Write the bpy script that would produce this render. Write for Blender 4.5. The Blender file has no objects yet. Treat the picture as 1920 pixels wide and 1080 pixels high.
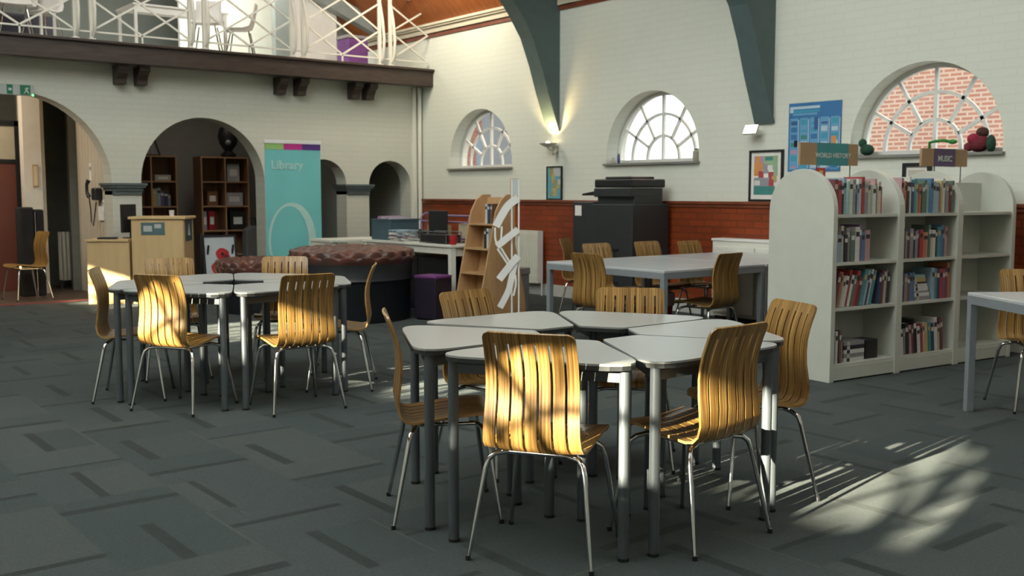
import bpy, math, random
from mathutils import Vector, Matrix
from mathutils.geometry import tessellate_polygon
random.seed(7)
C = bpy.context.scene.collection
SC = bpy.context.scene
PI = math.pi
R = math.radians

# ---------------------------------------------------------------- camera
cam_d = bpy.data.cameras.new('camera'); cam = bpy.data.objects.new('camera', cam_d); C.objects.link(cam)
cam.location = (0, 0, 1.35)
YAW = R(38.2); PITCH = math.atan(179 / 1930)
cam.rotation_euler = (PI / 2 - PITCH, 0, -YAW)
cam_d.sensor_width = 36; cam_d.lens = 36 * 1930 / 1920; cam_d.clip_end = 200
cam_d.dof.use_dof = True; cam_d.dof.focus_distance = 4.3; cam_d.dof.aperture_fstop = 5.0
SC.camera = cam

# ---------------------------------------------------------------- light and exposure
w = bpy.data.worlds.new('world'); SC.world = w; w.use_nodes = True
bg = w.node_tree.nodes['Background']; bg.inputs[0].default_value = (0.92, 1.0, 0.98, 1); bg.inputs[1].default_value = 2.4
sun_d = bpy.data.lights.new('sun', 'SUN'); sun = bpy.data.objects.new('sun', sun_d); C.objects.link(sun)
sun_d.energy = 56; sun_d.color = (1.0, 0.87, 0.66); sun_d.angle = R(0.5)
sun.rotation_euler = Vector((1.0, 0.13, -0.27)).to_track_quat('-Z', 'Y').to_euler()
sun.location = (-10, 0, 12)
def area(name, loc, target, sx, sy, energy, col, portal=False):
    d = bpy.data.lights.new(name, 'AREA'); d.shape = 'RECTANGLE'; d.size = sx; d.size_y = sy
    d.energy = energy; d.color = col
    o = bpy.data.objects.new(name, d); C.objects.link(o); o.location = loc
    o.rotation_euler = (Vector(target) - Vector(loc)).to_track_quat('-Z', 'Y').to_euler()
    if portal: d.cycles.is_portal = True
    return o
area('rooflight_portal', (4.05, 2.5, 7.9), (3.0, 2.5, 4.0), 4.8, 12.0, 1, (1, 1, 1), True).rotation_euler = (0, R(35.8), 0)
area('gallery_lamp', (7.3, 11.9, 4.55), (8.76, 12.0, 3.0), 0.8, 0.5, 48, (1.0, 0.90, 0.70))
area('gallery_ceiling_lamp', (6.0, 15.2, 5.0), (6.0, 15.4, 3.2), 3.0, 1.0, 110, (1.0, 0.97, 0.90))
area('gallery_front_fill', (5.2, 11.6, 5.6), (5.2, 13.9, 3.9), 4.0, 0.6, 45, (1.0, 0.96, 0.86))  # added fill light for the railing and gallery, no fixture stands here
area('office_ceiling_lamp', (6.0, 14.7, 2.9), (6.0, 14.8, 0), 1.2, 0.5, 5, (1.0, 0.9, 0.78))
area('hall_ceiling_lamp', (2.2, 14.3, 2.8), (3.4, 14.8, 1.2), 0.5, 0.5, 32, (1.0, 0.85, 0.68))
SC.view_settings.view_transform = 'Standard'; SC.view_settings.look = 'None'
SC.view_settings.exposure = 0.09; SC.view_settings.gamma = 1.0
SC.view_settings.use_curve_mapping = False
SC.cycles.use_denoising = True
SC.cycles.max_bounces = 8; SC.cycles.diffuse_bounces = 5
SC.cycles.sample_clamp_indirect = 6

# ---------------------------------------------------------------- materials
MATS = {}
def nodes_of(m): return m.node_tree.nodes, m.node_tree.links
def mat(name, col, rough=0.5, metal=0.0, var=0.0, scale=8.0, bump=0.0, bscale=60.0, emit=0.0, coat=0.0, stretch=None, col2=None, sharp=False, spec=None):
    if name in MATS: return MATS[name]
    m = bpy.data.materials.new(name); m.use_nodes = True
    N, L = nodes_of(m); b = N['Principled BSDF']
    b.inputs['Base Color'].default_value = (*col, 1); b.inputs['Roughness'].default_value = rough
    b.inputs['Metallic'].default_value = metal
    if spec is not None: b.inputs['Specular IOR Level'].default_value = spec
    if coat: b.inputs['Coat Weight'].default_value = coat; b.inputs['Coat Roughness'].default_value = 0.12
    tc = N.new('ShaderNodeTexCoord')
    if var or col2:
        mp = N.new('ShaderNodeMapping'); L.new(tc.outputs['Object'], mp.inputs[0])
        if stretch: mp.inputs['Scale'].default_value = stretch
        nz = N.new('ShaderNodeTexNoise'); nz.inputs['Scale'].default_value = scale; nz.inputs['Detail'].default_value = 5
        L.new(mp.outputs[0], nz.inputs['Vector'])
        rp = N.new('ShaderNodeValToRGB'); L.new(nz.outputs[0], rp.inputs[0])
        c2 = col2 if col2 else tuple(c * (1 - var) for c in col)
        c1 = col if col2 else tuple(min(1, c * (1 + var)) for c in col)
        e = rp.color_ramp.elements
        e[0].position = 0.42 if sharp else 0.3; e[0].color = (*c2, 1)
        e[1].position = 0.56 if sharp else 0.7; e[1].color = (*c1, 1)
        L.new(rp.outputs[0], b.inputs['Base Color'])
    if bump:
        n2 = N.new('ShaderNodeTexNoise'); n2.inputs['Scale'].default_value = bscale; n2.inputs['Detail'].default_value = 4
        L.new(tc.outputs['Object'], n2.inputs['Vector'])
        bp = N.new('ShaderNodeBump'); bp.inputs['Strength'].default_value = bump; bp.inputs['Distance'].default_value = 0.01
        L.new(n2.outputs[0], bp.inputs['Height']); L.new(bp.outputs[0], b.inputs['Normal'])
    if emit:
        b.inputs['Emission Color'].default_value = (*col, 1); b.inputs['Emission Strength'].default_value = emit
    MATS[name] = m; return m

def brick_mat(name, c1, c2, mortar, axis='x', bw=0.225, rh=0.075, ms=0.01, rough=0.6, bump=0.3, coat=0.0, varn=0.1):
    """bricks laid on a wall whose horizontal run is world x or y"""
    m = bpy.data.materials.new(name); m.use_nodes = True
    N, L = nodes_of(m); b = N['Principled BSDF']; b.inputs['Roughness'].default_value = rough
    if coat: b.inputs['Coat Weight'].default_value = coat; b.inputs['Coat Roughness'].default_value = 0.15
    tc = N.new('ShaderNodeTexCoord'); sp = N.new('ShaderNodeSeparateXYZ'); cb = N.new('ShaderNodeCombineXYZ')
    L.new(tc.outputs['Object'], sp.inputs[0])
    L.new(sp.outputs['X' if axis == 'x' else 'Y'], cb.inputs[0]); L.new(sp.outputs['Z'], cb.inputs[1])
    br = N.new('ShaderNodeTexBrick'); L.new(cb.outputs[0], br.inputs['Vector'])
    br.inputs['Scale'].default_value = 1; br.inputs['Brick Width'].default_value = bw; br.inputs['Row Height'].default_value = rh
    br.inputs['Mortar Size'].default_value = ms; br.inputs['Mortar Smooth'].default_value = 0.3
    br.inputs['Color1'].default_value = (*c1, 1); br.inputs['Color2'].default_value = (*c2, 1); br.inputs['Mortar'].default_value = (*mortar, 1)
    nz = N.new('ShaderNodeTexNoise'); nz.inputs['Scale'].default_value = 1.7; nz.inputs['Detail'].default_value = 5
    L.new(tc.outputs['Object'], nz.inputs['Vector'])
    mr = N.new('ShaderNodeMapRange'); L.new(nz.outputs[0], mr.inputs[0]); mr.inputs[3].default_value = 1 - varn; mr.inputs[4].default_value = 1 + varn
    mx = N.new('ShaderNodeMix'); mx.data_type = 'RGBA'; mx.blend_type = 'MULTIPLY'; mx.inputs[0].default_value = 1
    L.new(br.outputs['Color'], mx.inputs[6]); L.new(mr.outputs[0], mx.inputs[7]); L.new(mx.outputs[2], b.inputs['Base Color'])
    bp = N.new('ShaderNodeBump'); bp.inputs['Strength'].default_value = bump; bp.inputs['Distance'].default_value = 0.006; bp.invert = True
    L.new(br.outputs['Fac'], bp.inputs['Height']); L.new(bp.outputs[0], b.inputs['Normal'])
    MATS[name] = m; return m

def wood_stripe(name, stops, rough=0.35, coat=0.25, sx=1.0):
    """veneer with fine stripes across local x"""
    m = bpy.data.materials.new(name); m.use_nodes = True
    N, L = nodes_of(m); b = N['Principled BSDF']; b.inputs['Roughness'].default_value = rough
    b.inputs['Coat Weight'].default_value = coat; b.inputs['Coat Roughness'].default_value = 0.2
    tc = N.new('ShaderNodeTexCoord'); mp = N.new('ShaderNodeMapping'); L.new(tc.outputs['Object'], mp.inputs[0])
    mp.inputs['Scale'].default_value = (85 * sx, 1.1, 1.1)
    nz = N.new('ShaderNodeTexNoise'); nz.inputs['Scale'].default_value = 1.6; nz.inputs['Detail'].default_value = 6; nz.inputs['Roughness'].default_value = 0.65
    L.new(mp.outputs[0], nz.inputs['Vector'])
    rp = N.new('ShaderNodeValToRGB'); L.new(nz.outputs[0], rp.inputs[0])
    e = rp.color_ramp.elements
    while len(e) < len(stops): e.new(0.5)
    for k, (p, c) in enumerate(stops): e[k].position = p; e[k].color = (*c, 1)
    L.new(rp.outputs[0], b.inputs['Base Color']); MATS[name] = m; return m

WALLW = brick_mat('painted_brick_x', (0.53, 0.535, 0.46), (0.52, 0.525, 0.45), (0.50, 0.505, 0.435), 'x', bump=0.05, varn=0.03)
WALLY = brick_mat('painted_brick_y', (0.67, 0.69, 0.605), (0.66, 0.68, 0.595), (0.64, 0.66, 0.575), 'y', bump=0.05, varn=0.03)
DADO = brick_mat('glazed_brick', (0.25, 0.046, 0.012), (0.18, 0.034, 0.010), (0.15, 0.030, 0.010), 'y', rough=0.4, coat=0.08, varn=0.45, bump=0.12)
DADOX = brick_mat('glazed_brick_x', (0.25, 0.046, 0.012), (0.18, 0.034, 0.010), (0.15, 0.030, 0.010), 'x', rough=0.4, coat=0.08, varn=0.45, bump=0.12)
BRICK = brick_mat('red_brick', (0.52, 0.25, 0.19), (0.44, 0.20, 0.15), (0.66, 0.50, 0.42), 'y', ms=0.018, rough=0.9, varn=0.12)
BRICKD = brick_mat('red_brick_old', (0.28, 0.09, 0.06), (0.20, 0.06, 0.045), (0.22, 0.17, 0.15), 'y', ms=0.012, rough=0.9, varn=0.25)
CHAIRW = wood_stripe('zebrano_veneer', [(0.30, (0.060, 0.028, 0.007)), (0.42, (0.17, 0.088, 0.020)), (0.54, (0.31, 0.172, 0.046)), (0.72, (0.46, 0.290, 0.098))])
CARP = [mat('carpet_%s' % n, c, 0.95, var=0.22, scale=90, bump=0.5, bscale=300, spec=0.1) for n, c in
        [('slate', (0.0395, 0.0489, 0.0489)), ('grey', (0.0461, 0.0545, 0.0526)), ('teal', (0.0348, 0.0451, 0.0451)), ('dark', (0.0226, 0.0282, 0.0282)), ('pin', (0.0555, 0.0620, 0.0573))]]
for c_ in CARP:
    b_ = c_.node_tree.nodes['Principled BSDF']; b_.inputs['Sheen Weight'].default_value = 0.10; b_.inputs['Sheen Roughness'].default_value = 0.4; b_.inputs['Sheen Tint'].default_value = (.9, .95, .9, 1)
WHITE = mat('white_paint', (0.74, 0.74, 0.70), 0.4, var=0.03)
OFFW = mat('cream_laminate', (0.66, 0.66, 0.58), 0.38, var=0.03)
SHELFW = mat('shelf_enamel', (0.50, 0.515, 0.45), 0.42, var=0.03)
TOPW = mat('table_laminate', (0.28, 0.29, 0.275), 0.30, var=0.03, scale=3)
TOPL = mat('pale_grey_laminate', (0.44, 0.465, 0.475), 0.22, var=0.03, scale=3)
EDGE = mat('black_edge', (0.02, 0.022, 0.022), 0.5, var=0.1)
STEELL = mat('pale_grey_steel', (0.26, 0.29, 0.31), 0.4, metal=0.3, var=0.05)
STEEL = mat('grey_steel', (0.10, 0.115, 0.125), 0.42, metal=0.45, var=0.06)
CHROME = mat('chrome', (0.62, 0.62, 0.62), 0.10, metal=1.0, var=0.02)
DARKW = mat('dark_stained_wood', (0.045, 0.030, 0.023), 0.5, var=0.3, scale=4, stretch=(1, 6, 6), bump=0.1)
TRUSS = mat('grey_green_paint', (0.085, 0.125, 0.125), 0.5, var=0.08)
BOARD = mat('varnished_boards', (0.42, 0.13, 0.028), 0.4, scale=3, stretch=(1, 14, 1), col2=(0.22, 0.06, 0.014))
DBROWN = mat('red_brown_moulding', (0.17, 0.045, 0.020), 0.35, var=0.25, coat=0.2)
BIRCH = mat('birch_ply', (0.50, 0.31, 0.15), 0.45, scale=3, stretch=(6, 6, 1), col2=(0.42, 0.25, 0.12))
MAPLE = mat('maple_laminate', (0.60, 0.43, 0.21), 0.45, scale=2, stretch=(8, 8, 1), col2=(0.53, 0.37, 0.18))
OAKD = mat('oak_shelving', (0.24, 0.125, 0.06), 0.5, scale=3, stretch=(6, 6, 1), col2=(0.17, 0.085, 0.04))
OAKL = mat('oak_edge', (0.38, 0.22, 0.11), 0.5, var=0.1)
BLACK = mat('black_plastic', (0.012, 0.013, 0.014), 0.4, var=0.1)
DGREY = mat('graphite_plastic', (0.028, 0.032, 0.034), 0.42, var=0.08)
PANELG = mat('dark_green_paint', (0.13, 0.135, 0.115), 0.6, var=0.08)
LEATHER = mat('black_leather', (0.008, 0.010, 0.013), 0.42, var=0.3, scale=12, bump=0.3, bscale=120)
BLEATHER = mat('worn_brown_leather', (0.135, 0.045, 0.028), 0.30, scale=6, col2=(0.05, 0.026, 0.022), bump=0.3, bscale=150)
PAPER = mat('paper', (0.72, 0.71, 0.66), 0.8, var=0.05)
TEAL = mat('teal_print', (0.16, 0.50, 0.49), 0.5, var=0.08, scale=1.5)
def flat(name, col, rough=0.55, **k): return mat(name, col, rough, var=k.pop('var', 0.05), **k)
def glass_mat():
    m = bpy.data.materials.new('window_glass'); m.use_nodes = True; N, L = nodes_of(m)
    N.remove(N['Principled BSDF'])
    t = N.new('ShaderNodeBsdfTransparent'); t.inputs[0].default_value = (0.93, 0.95, 0.95, 1)
    g = N.new('ShaderNodeBsdfGlossy'); g.inputs['Roughness'].default_value = 0.03
    f0 = N.new('ShaderNodeFresnel'); f0.inputs[0].default_value = 1.45
    ge = N.new('ShaderNodeNewGeometry'); iv = N.new('ShaderNodeMath'); iv.operation = 'SUBTRACT'; iv.inputs[0].default_value = 1; L.new(ge.outputs['Backfacing'], iv.inputs[1])
    f = N.new('ShaderNodeMath'); f.operation = 'MULTIPLY'; L.new(f0.outputs[0], f.inputs[0]); L.new(iv.outputs[0], f.inputs[1])
    mx = N.new('ShaderNodeMixShader'); L.new(f.outputs[0], mx.inputs[0]); L.new(t.outputs[0], mx.inputs[1]); L.new(g.outputs[0], mx.inputs[2])
    L.new(mx.outputs[0], N['Material Output'].inputs[0]); MATS['window_glass'] = m; return m
GLASS = glass_mat()

# ---------------------------------------------------------------- mesh helpers
class MB:
    def __init__(s): s.v = []; s.f = []; s.m = []; s.M = Matrix()
    def add(s, vs, fs, mi=0):
        o = len(s.v); s.v += [tuple(s.M @ Vector(p)) for p in vs]
        s.f += [tuple(i + o for i in f) for f in fs]; s.m += [mi] * len(fs); return s
    def box(s, x0, x1, y0, y1, z0, z1, mi=0):
        if x0 > x1: x0, x1 = x1, x0
        if y0 > y1: y0, y1 = y1, y0
        v = [(x, y, z) for z in (z0, z1) for y in (y0, y1) for x in (x0, x1)]
        return s.add(v, [(0, 2, 3, 1), (4, 5, 7, 6), (0, 1, 5, 4), (2, 6, 7, 3), (0, 4, 6, 2), (1, 3, 7, 5)], mi)
    def bar(s, a, b, w, h, mi=0, up=(0, 0, 1)):
        a = Vector(a); b = Vector(b); d = (b - a).normalized(); u = Vector(up)
        if abs(d.dot(u)) > .98: u = Vector((1, 0, 0))
        x = d.cross(u).normalized() * w / 2; z = x.cross(d).normalized() * h / 2
        v = [p + i * x + j * z for p in (a, b) for i, j in ((-1, -1), (1, -1), (1, 1), (-1, 1))]
        return s.add(v, [(3, 2, 1, 0), (4, 5, 6, 7), (0, 1, 5, 4), (1, 2, 6, 5), (2, 3, 7, 6), (3, 0, 4, 7)], mi)
    def tube(s, pts, r, n=10, mi=0, closed=False):
        pts = [Vector(p) for p in pts]; k = len(pts); rr = r if isinstance(r, (list, tuple)) else [r] * k
        vs = []; prev = None
        for i, p in enumerate(pts):
            if closed: d = (pts[(i + 1) % k] - pts[i - 1]).normalized()
            else: d = (pts[min(i + 1, k - 1)] - pts[max(i - 1, 0)]).normalized()
            if prev is None:
                u = Vector((0, 0, 1)) if abs(d.z) < .9 else Vector((1, 0, 0)); a = d.cross(u).normalized()
            else: a = (prev - d * prev.dot(d)).normalized()
            prev = a; b = d.cross(a)
            vs += [p + (a * math.cos(t) + b * math.sin(t)) * rr[i] for t in [2 * PI * j / n for j in range(n)]]
        fs = []
        for i in range(k if closed else k - 1):
            for j in range(n):
                q = ((i + 1) % k) * n
                fs.append((i * n + j, i * n + (j + 1) % n, q + (j + 1) % n, q + j))
        if not closed: fs += [tuple(range(n))[::-1], tuple(range((k - 1) * n, k * n))]
        return s.add(vs, fs, mi)
    def cyl(s, x, y, z0, z1, r0, r1=None, n=24, mi=0):
        r1 = r0 if r1 is None else r1
        v = [(x + r * math.cos(2 * PI * j / n), y + r * math.sin(2 * PI * j / n), z) for r, z in ((r0, z0), (r1, z1)) for j in range(n)]
        return s.add(v, [(j, (j + 1) % n, n + (j + 1) % n, n + j) for j in range(n)] + [tuple(range(n))[::-1], tuple(range(n, 2 * n))], mi)
    def lathe(s, prof, x=0, y=0, n=28, mi=0):
        v = [(x + r * math.cos(2 * PI * j / n), y + r * math.sin(2 * PI * j / n), z) for r, z in prof for j in range(n)]
        f = [(i * n + j, i * n + (j + 1) % n, (i + 1) * n + (j + 1) % n, (i + 1) * n + j) for i in range(len(prof) - 1) for j in range(n)]
        f += [tuple(range(n))[::-1], tuple(range((len(prof) - 1) * n, len(prof) * n))]
        return s.add(v, f, mi)
    def prism(s, loops, fn, t0, t1, mi=0, side=None):
        """loops: outer + holes of 2D points; fn(u, v, t) -> xyz"""
        pl = [[Vector((u, v, 0)) for u, v in lp] for lp in loops]
        tri = tessellate_polygon(pl); flat_ = [p for lp in pl for p in lp]; n = len(flat_)
        v = [fn(p.x, p.y, t0) for p in flat_] + [fn(p.x, p.y, t1) for p in flat_]
        s.add(v, [tuple(t) for t in tri] + [tuple(i + n for i in t[::-1]) for t in tri], mi)
        fs = []; o = 0
        for lp in pl:
            k = len(lp)
            fs += [(o + i, o + (i + 1) % k, n + o + (i + 1) % k, n + o + i) for i in range(k)]; o += k
        return s.add(v, fs, mi if side is None else side)
    def ball(s, c, r, n=12, mi=0, sc=(1, 1, 1)):
        vs = []; k = n // 2
        for i in range(k + 1):
            a = PI * i / k
            for j in range(n):
                b = 2 * PI * j / n
                vs.append((c[0] + r * sc[0] * math.sin(a) * math.cos(b), c[1] + r * sc[1] * math.sin(a) * math.sin(b), c[2] + r * sc[2] * math.cos(a)))
        return s.add(vs, [(i * n + j, (i + 1) * n + j, (i + 1) * n + (j + 1) % n, i * n + (j + 1) % n) for i in range(k) for j in range(n)], mi)
    def build(s, name, mats, parent=None, smooth=False, bevel=0, label=None):
        me = bpy.data.meshes.new(name); me.from_pydata(s.v, [], s.f)
        for m in (mats if isinstance(mats, (list, tuple)) else [mats]): me.materials.append(m)
        me.polygons.foreach_set('material_index', s.m)
        import bmesh
        b = bmesh.new(); b.from_mesh(me); bmesh.ops.remove_doubles(b, verts=b.verts, dist=1e-5)
        bmesh.ops.recalc_face_normals(b, faces=b.faces); b.to_mesh(me); b.free()
        o = bpy.data.objects.new(name, me); C.objects.link(o)
        if smooth:
            for p in me.polygons: p.use_smooth = True
            md = o.modifiers.new('es', 'EDGE_SPLIT'); md.split_angle = R(38)
        if bevel:
            md = o.modifiers.new('bv', 'BEVEL'); md.width = bevel; md.segments = 2; md.limit_method = 'ANGLE'; md.angle_limit = R(40)
        if parent: o.parent = parent
        if label: o['label'] = label
        return o
def tag(o, label, cat, group=None, kind=None):
    o['label'] = label; o['category'] = cat
    if group: o['group'] = group
    if kind: o['kind'] = kind
    return o
def thing(name, label, cat, loc=(0, 0, 0), rz=0, group=None):
    o = bpy.data.objects.new(name, None); C.objects.link(o); o.empty_display_size = 0.1
    o.location = loc; o.rotation_euler = (0, 0, rz)
    return tag(o, label, cat, group)
def struct(o): o['kind'] = 'structure'; return o
def dup(root, loc, rz, label, group=None):
    r = root.copy(); C.objects.link(r); r.location = loc; r.rotation_euler = (0, 0, rz); r['label'] = label
    if group: r['group'] = group
    for ch in list(root.children):
        c = ch.copy(); C.objects.link(c); c.parent = r
        for g in ch.children:
            d = g.copy(); C.objects.link(d); d.parent = c
    return r
def text(name, body, size, mat_, M, parent=None, align='CENTER', ext=0.001, sx=1.0):
    cu = bpy.data.curves.new(name, 'FONT'); cu.body = body; cu.size = size; cu.extrude = ext; cu.align_x = align; cu.align_y = 'CENTER'; cu.offset = size * .018
    tmp = bpy.data.objects.new(name + '_t', cu); C.objects.link(tmp)
    dg = bpy.context.evaluated_depsgraph_get(); dg.update()
    me = bpy.data.meshes.new_from_object(tmp.evaluated_get(dg)); bpy.data.objects.remove(tmp)
    me.transform(M @ Matrix.Diagonal((sx, 1, 1, 1))); me.materials.clear(); me.materials.append(mat_)
    o = bpy.data.objects.new(name, me); C.objects.link(o)
    if parent: o.parent = parent
    return o
FACE_S = Matrix.Rotation(PI / 2, 4, 'X')                    # text upright, read from -Y
FACE_W = Matrix.Rotation(-PI / 2, 4, 'Z') @ FACE_S           # text upright, read from -X
def at(x, y, z, F): return Matrix.Translation((x, y, z)) @ F
def arc(cx, cz, r, a0, a1, n=28): return [(cx + r * math.cos(a0 + (a1 - a0) * i / n), cz + r * math.sin(a0 + (a1 - a0) * i / n)) for i in range(n + 1)]

# ================================================================ SETTING
XR, XL, YB, YF, WT = 8.76, -3.6, 13.4, -3.5, 0.32
# floor: half-metre carpet tiles laid quarter-turned, each with darker bars woven in
fl = MB(); T = 0.5
for i in range(-10, 20):
    for j in range(-16, 19):
        x0 = 1.12 + i * T; y0 = 4.15 + j * T
        if x0 > 9 or x0 < -3.9 or y0 > 13.4: continue
        sh = random.choice((0, 0, 1, 2)); b0 = T * random.choice((0.42, 0.46, 0.40, 0.62, 0.2)); bw = random.choice((0.06, 0.055, 0.045, 0.035))
        pin = random.random() < 0.3
        cuts = [(0, b0, sh), (b0, b0 + bw, 3), (b0 + bw, T - (0.012 if pin else 0), random.choice((0, 1, 2, sh)))]
        if pin: cuts.append((T - 0.012, T, 4))
        for a, b, mi in cuts:
            if (i + j) % 2: q = [(x0 + a, y0), (x0 + b, y0), (x0 + b, y0 + T), (x0 + a, y0 + T)]
            else: q = [(x0, y0 + a), (x0 + T, y0 + a), (x0 + T, y0 + b), (x0, y0 + b)]
            q = [(min(max(x, XL), XR), min(max(y, YF), YB)) for x, y in q]
            if abs(q[0][0] - q[2][0]) < 1e-4 or abs(q[0][1] - q[2][1]) < 1e-4: continue
            fl.add([(x, y, 0) for x, y in q], [(0, 1, 2, 3)], mi)
struct(fl.build('floor', CARP))
HALLF = mat('hall_lino', (0.10, 0.065, 0.045), 0.4, var=0.15)
struct(MB().box(-4, 9.1, YB, 18.0, -0.1, 0.0).build('floor_hall', HALLF))
struct(MB().box(2.0, 4.1, YB - 0.03, YB + 0.05, 0.0, 0.012).build('trim_1', flat('brass_threshold', (0.20, 0.05, 0.04), 0.5)))

# right wall with arched windows
WY = [11.88, 8.52, 5.11, 1.75, -1.6]
def win_loop(yc, r=0.745, z0=1.70, zs=1.785):
    return [(yc - r, z0), (yc + r, z0)] + arc(yc, zs, r, 0, PI)
ZE = 3.80
rw = MB().prism([[(YF, 0), (18.0, 0), (18.0, ZE), (YF, ZE)]] + [win_loop(y) for y in WY], lambda u, v, t: (t, u, v), XR, XR + WT)
struct(rw.build('wall_right', WALLY))
lw = MB().prism([[(YF, 0), (18.0, 0), (18.0, ZE), (YF, ZE)]] + [win_loop(y) for y in WY], lambda u, v, t: (t, u, v), XL - WT, XL)
struct(lw.build('wall_left', WALLY))
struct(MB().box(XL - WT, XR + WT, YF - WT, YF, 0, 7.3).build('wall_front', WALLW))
def window(n, yc, xin, s):
    """s=+1: outside lies at +x"""
    x = xin + s * 0.20; r = 0.745; zs = 1.785; z0 = 1.70
    root = thing('window_%d' % n, 'arched fanlight window', 'window'); root['kind'] = 'structure'
    for k in ('label', 'category'): del root[k]
    f = MB()
    outer = [(yc - r, z0), (yc + r, z0)] + arc(yc, zs, r, 0, PI)
    ri = r - 0.04; inner = [(yc - ri, z0 + 0.045), (yc + ri, z0 + 0.045)] + arc(yc, zs, ri, 0, PI)
    f.prism([outer, inner], lambda u, v, t: (t, u, v), x, x + s * 0.05)
    f.build('window_frame', WHITE, root)
    g = MB(); bw = 0.032
    for q in (0.36, 0.72):
        pts = [(yc + ri * q, z0 + 0.04)] + arc(yc, zs - 0.02, ri * q, 0, PI, 20) + [(yc - ri * q, z0 + 0.04)]
        for a, b in zip(pts, pts[1:]): g.bar((x + s * 0.02, a[0], a[1]), (x + s * 0.02, b[0], b[1]), 0.03, bw, up=(1, 0, 0)) if False else g.bar((x + s * 0.02, a[0], a[1]), (x + s * 0.02, b[0], b[1]), bw, 0.03, up=(1, 0, 0))
    for an in (28, 58, 122, 152):
        c, d = math.cos(R(an)), math.sin(R(an))
        g.bar((x + s * .02, yc + ri * .36 * c, zs - .02 + ri * .36 * d), (x + s * .02, yc + ri * 1.0 * c, zs - .0 + ri * 1.0 * d), bw, 0.03, up=(1, 0, 0))
    g.bar((x + s * .02, yc, z0 + .03), (x + s * .02, yc, zs + ri), bw, 0.034, up=(1, 0, 0))
    g.build('glazing_bars', WHITE, root)
    p = MB().prism([[(yc - r + .01, z0 + .01), (yc + r - .01, z0 + .01)] + arc(yc, zs, r - .012, 0, PI)], lambda u, v, t: (t, u, v), x + s * .030, x + s * .034)
    p.build('pane', GLASS, root)
    st = MB().box(xin - s * 0.045, x, yc - r - .02, yc + r + .02, z0 - .024, z0 + .0).build('window_sill', flat('sill_grey', (0.22, 0.22, 0.20), 0.5), root)
    return root
for n, y in enumerate(WY[:3]): window(n + 1, y, XR, 1)
for n, y in enumerate(WY): window(n + 4, y, XL, -1)

# arcade wall (back) : arches reach the floor
def arch_notch(xc, r, zs): return [(xc - r, 0), (xc - r, zs)] + arc(xc, zs, r, PI, 0, 30)[1:-1] + [(xc + r, zs), (xc + r, 0)]
pts = [(XL, 3.2), (XL, 0)]
for xc, r, zs in ((3.03, 1.08, 1.47), (5.33, 0.85, 1.49), (7.095, 0.365, 1.46), (8.205, 0.365, 1.46)): pts += arch_notch(xc, r, zs)
pts += [(XR, 0), (XR, 3.2)]
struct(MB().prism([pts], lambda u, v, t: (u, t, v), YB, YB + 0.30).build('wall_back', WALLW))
struct(MB().box(XL, 2.9, 17.7, 18.0, 0, 7.3).box(2.9, XR, 17.7, 18.0, 3.2, 7.3).build('wall_gallery_back', flat('grey_green_plaster', (0.12, 0.14, 0.12), 0.7)))
cap = flat('capital_grey_green', (0.075, 0.10, 0.10), 0.5)
for n, (a, b) in enumerate(((4.11, 4.48), (7.46, 7.84))):
    m = MB()
    for k, (g, z0, z1) in enumerate(((0.00, 1.32, 1.37), (0.015, 1.37, 1.41), (0.04, 1.41, 1.44), (0.055, 1.44, 1.47))):
        m.box(a - g, b + g, YB - 0.02 - g, YB + 0.30 + g, z0, z1)
    struct(m.build('trim_%d' % (n + 2), cap))
# gallery floor, beam, corbels
struct(MB().box(XL, XR, 13.12, 17.7, 2.95, 3.17).build('floor_gallery', flat('gallery_deck', (0.30, 0.29, 0.26), 0.7)))
struct(MB().box(XL, XR, 13.04, 13.14, 2.93, 3.16).box(XL, XR, 13.00, 13.2, 3.15, 3.185).build('trim_4', DARKW, bevel=0.006))
cm = MB(); prof = [(0, 2.93), (-0.26, 2.93), (-0.26, 2.87), (-0.20, 2.83), (-0.15, 2.76), (-0.14, 2.70), (0, 2.70)]
cm.prism([prof], lambda u, v, t: (t, YB + u, v), -0.065, 0.065)
cb0 = cm.build('timber_corbel', DARKW, bevel=0.006); cb0.location.x = 4.23
lbls = ['left dark timber corbel of the pair between the two big arches', 'right dark timber corbel of the pair between the two big arches',
        'left dark timber corbel of the pair above the library banner', 'right dark timber corbel of the pair above the library banner',
        'left dark timber corbel of the pair nearest the gallery corner', 'right dark timber corbel of the pair nearest the gallery corner']
for k, x in enumerate((4.23, 4.49, 6.40, 6.70, 7.56, 7.80)):
    o = cb0 if k == 0 else cb0.copy()
    if k: C.objects.link(o)
    o.location.x = x; tag(o, lbls[k], 'corbel', 'corbels under the gallery beam')
# roof: boarded slopes, cornice
def slope(m, xa, za, xb, zb, y0, y1):
    m.add([(xa, y0, za), (xa, y1, za), (xb, y1, zb), (xb, y0, zb), (xa, y0, za + .1), (xa, y1, za + .1), (xb, y1, zb + .1), (xb, y0, zb + .1)],
          [(0, 1, 2, 3), (7, 6, 5, 4), (0, 3, 7, 4), (1, 5, 6, 2), (2, 6, 7, 3), (0, 4, 5, 1)])
rf = MB(); slope(rf, XR + .1, 3.72, 6.0, 6.5, YF, 8.5); slope(rf, XR + .1, 3.72, 2.5, 10.0, 8.5, 18); slope(rf, XL - .3, 3.6, -2.6, 4.9, YF, 8.5); slope(rf, -2.6, 4.9, 1.6, 8.8684, YF, 2.2); slope(rf, -2.6, 4.9, 1.6, 8.8684, 8.3, 8.5); slope(rf, 1.6, 8.8684, 2.1, 9.34, YF, 8.5); slope(rf, XL - .3, 3.6, 2.5, 9.7, 8.5, 18)
struct(rf.build('ceiling', BOARD))
tlm = bpy.data.materials.new('translucent_fill'); tlm.use_nodes = True; N_, L_ = nodes_of(tlm); N_.remove(N_['Principled BSDF'])
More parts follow.
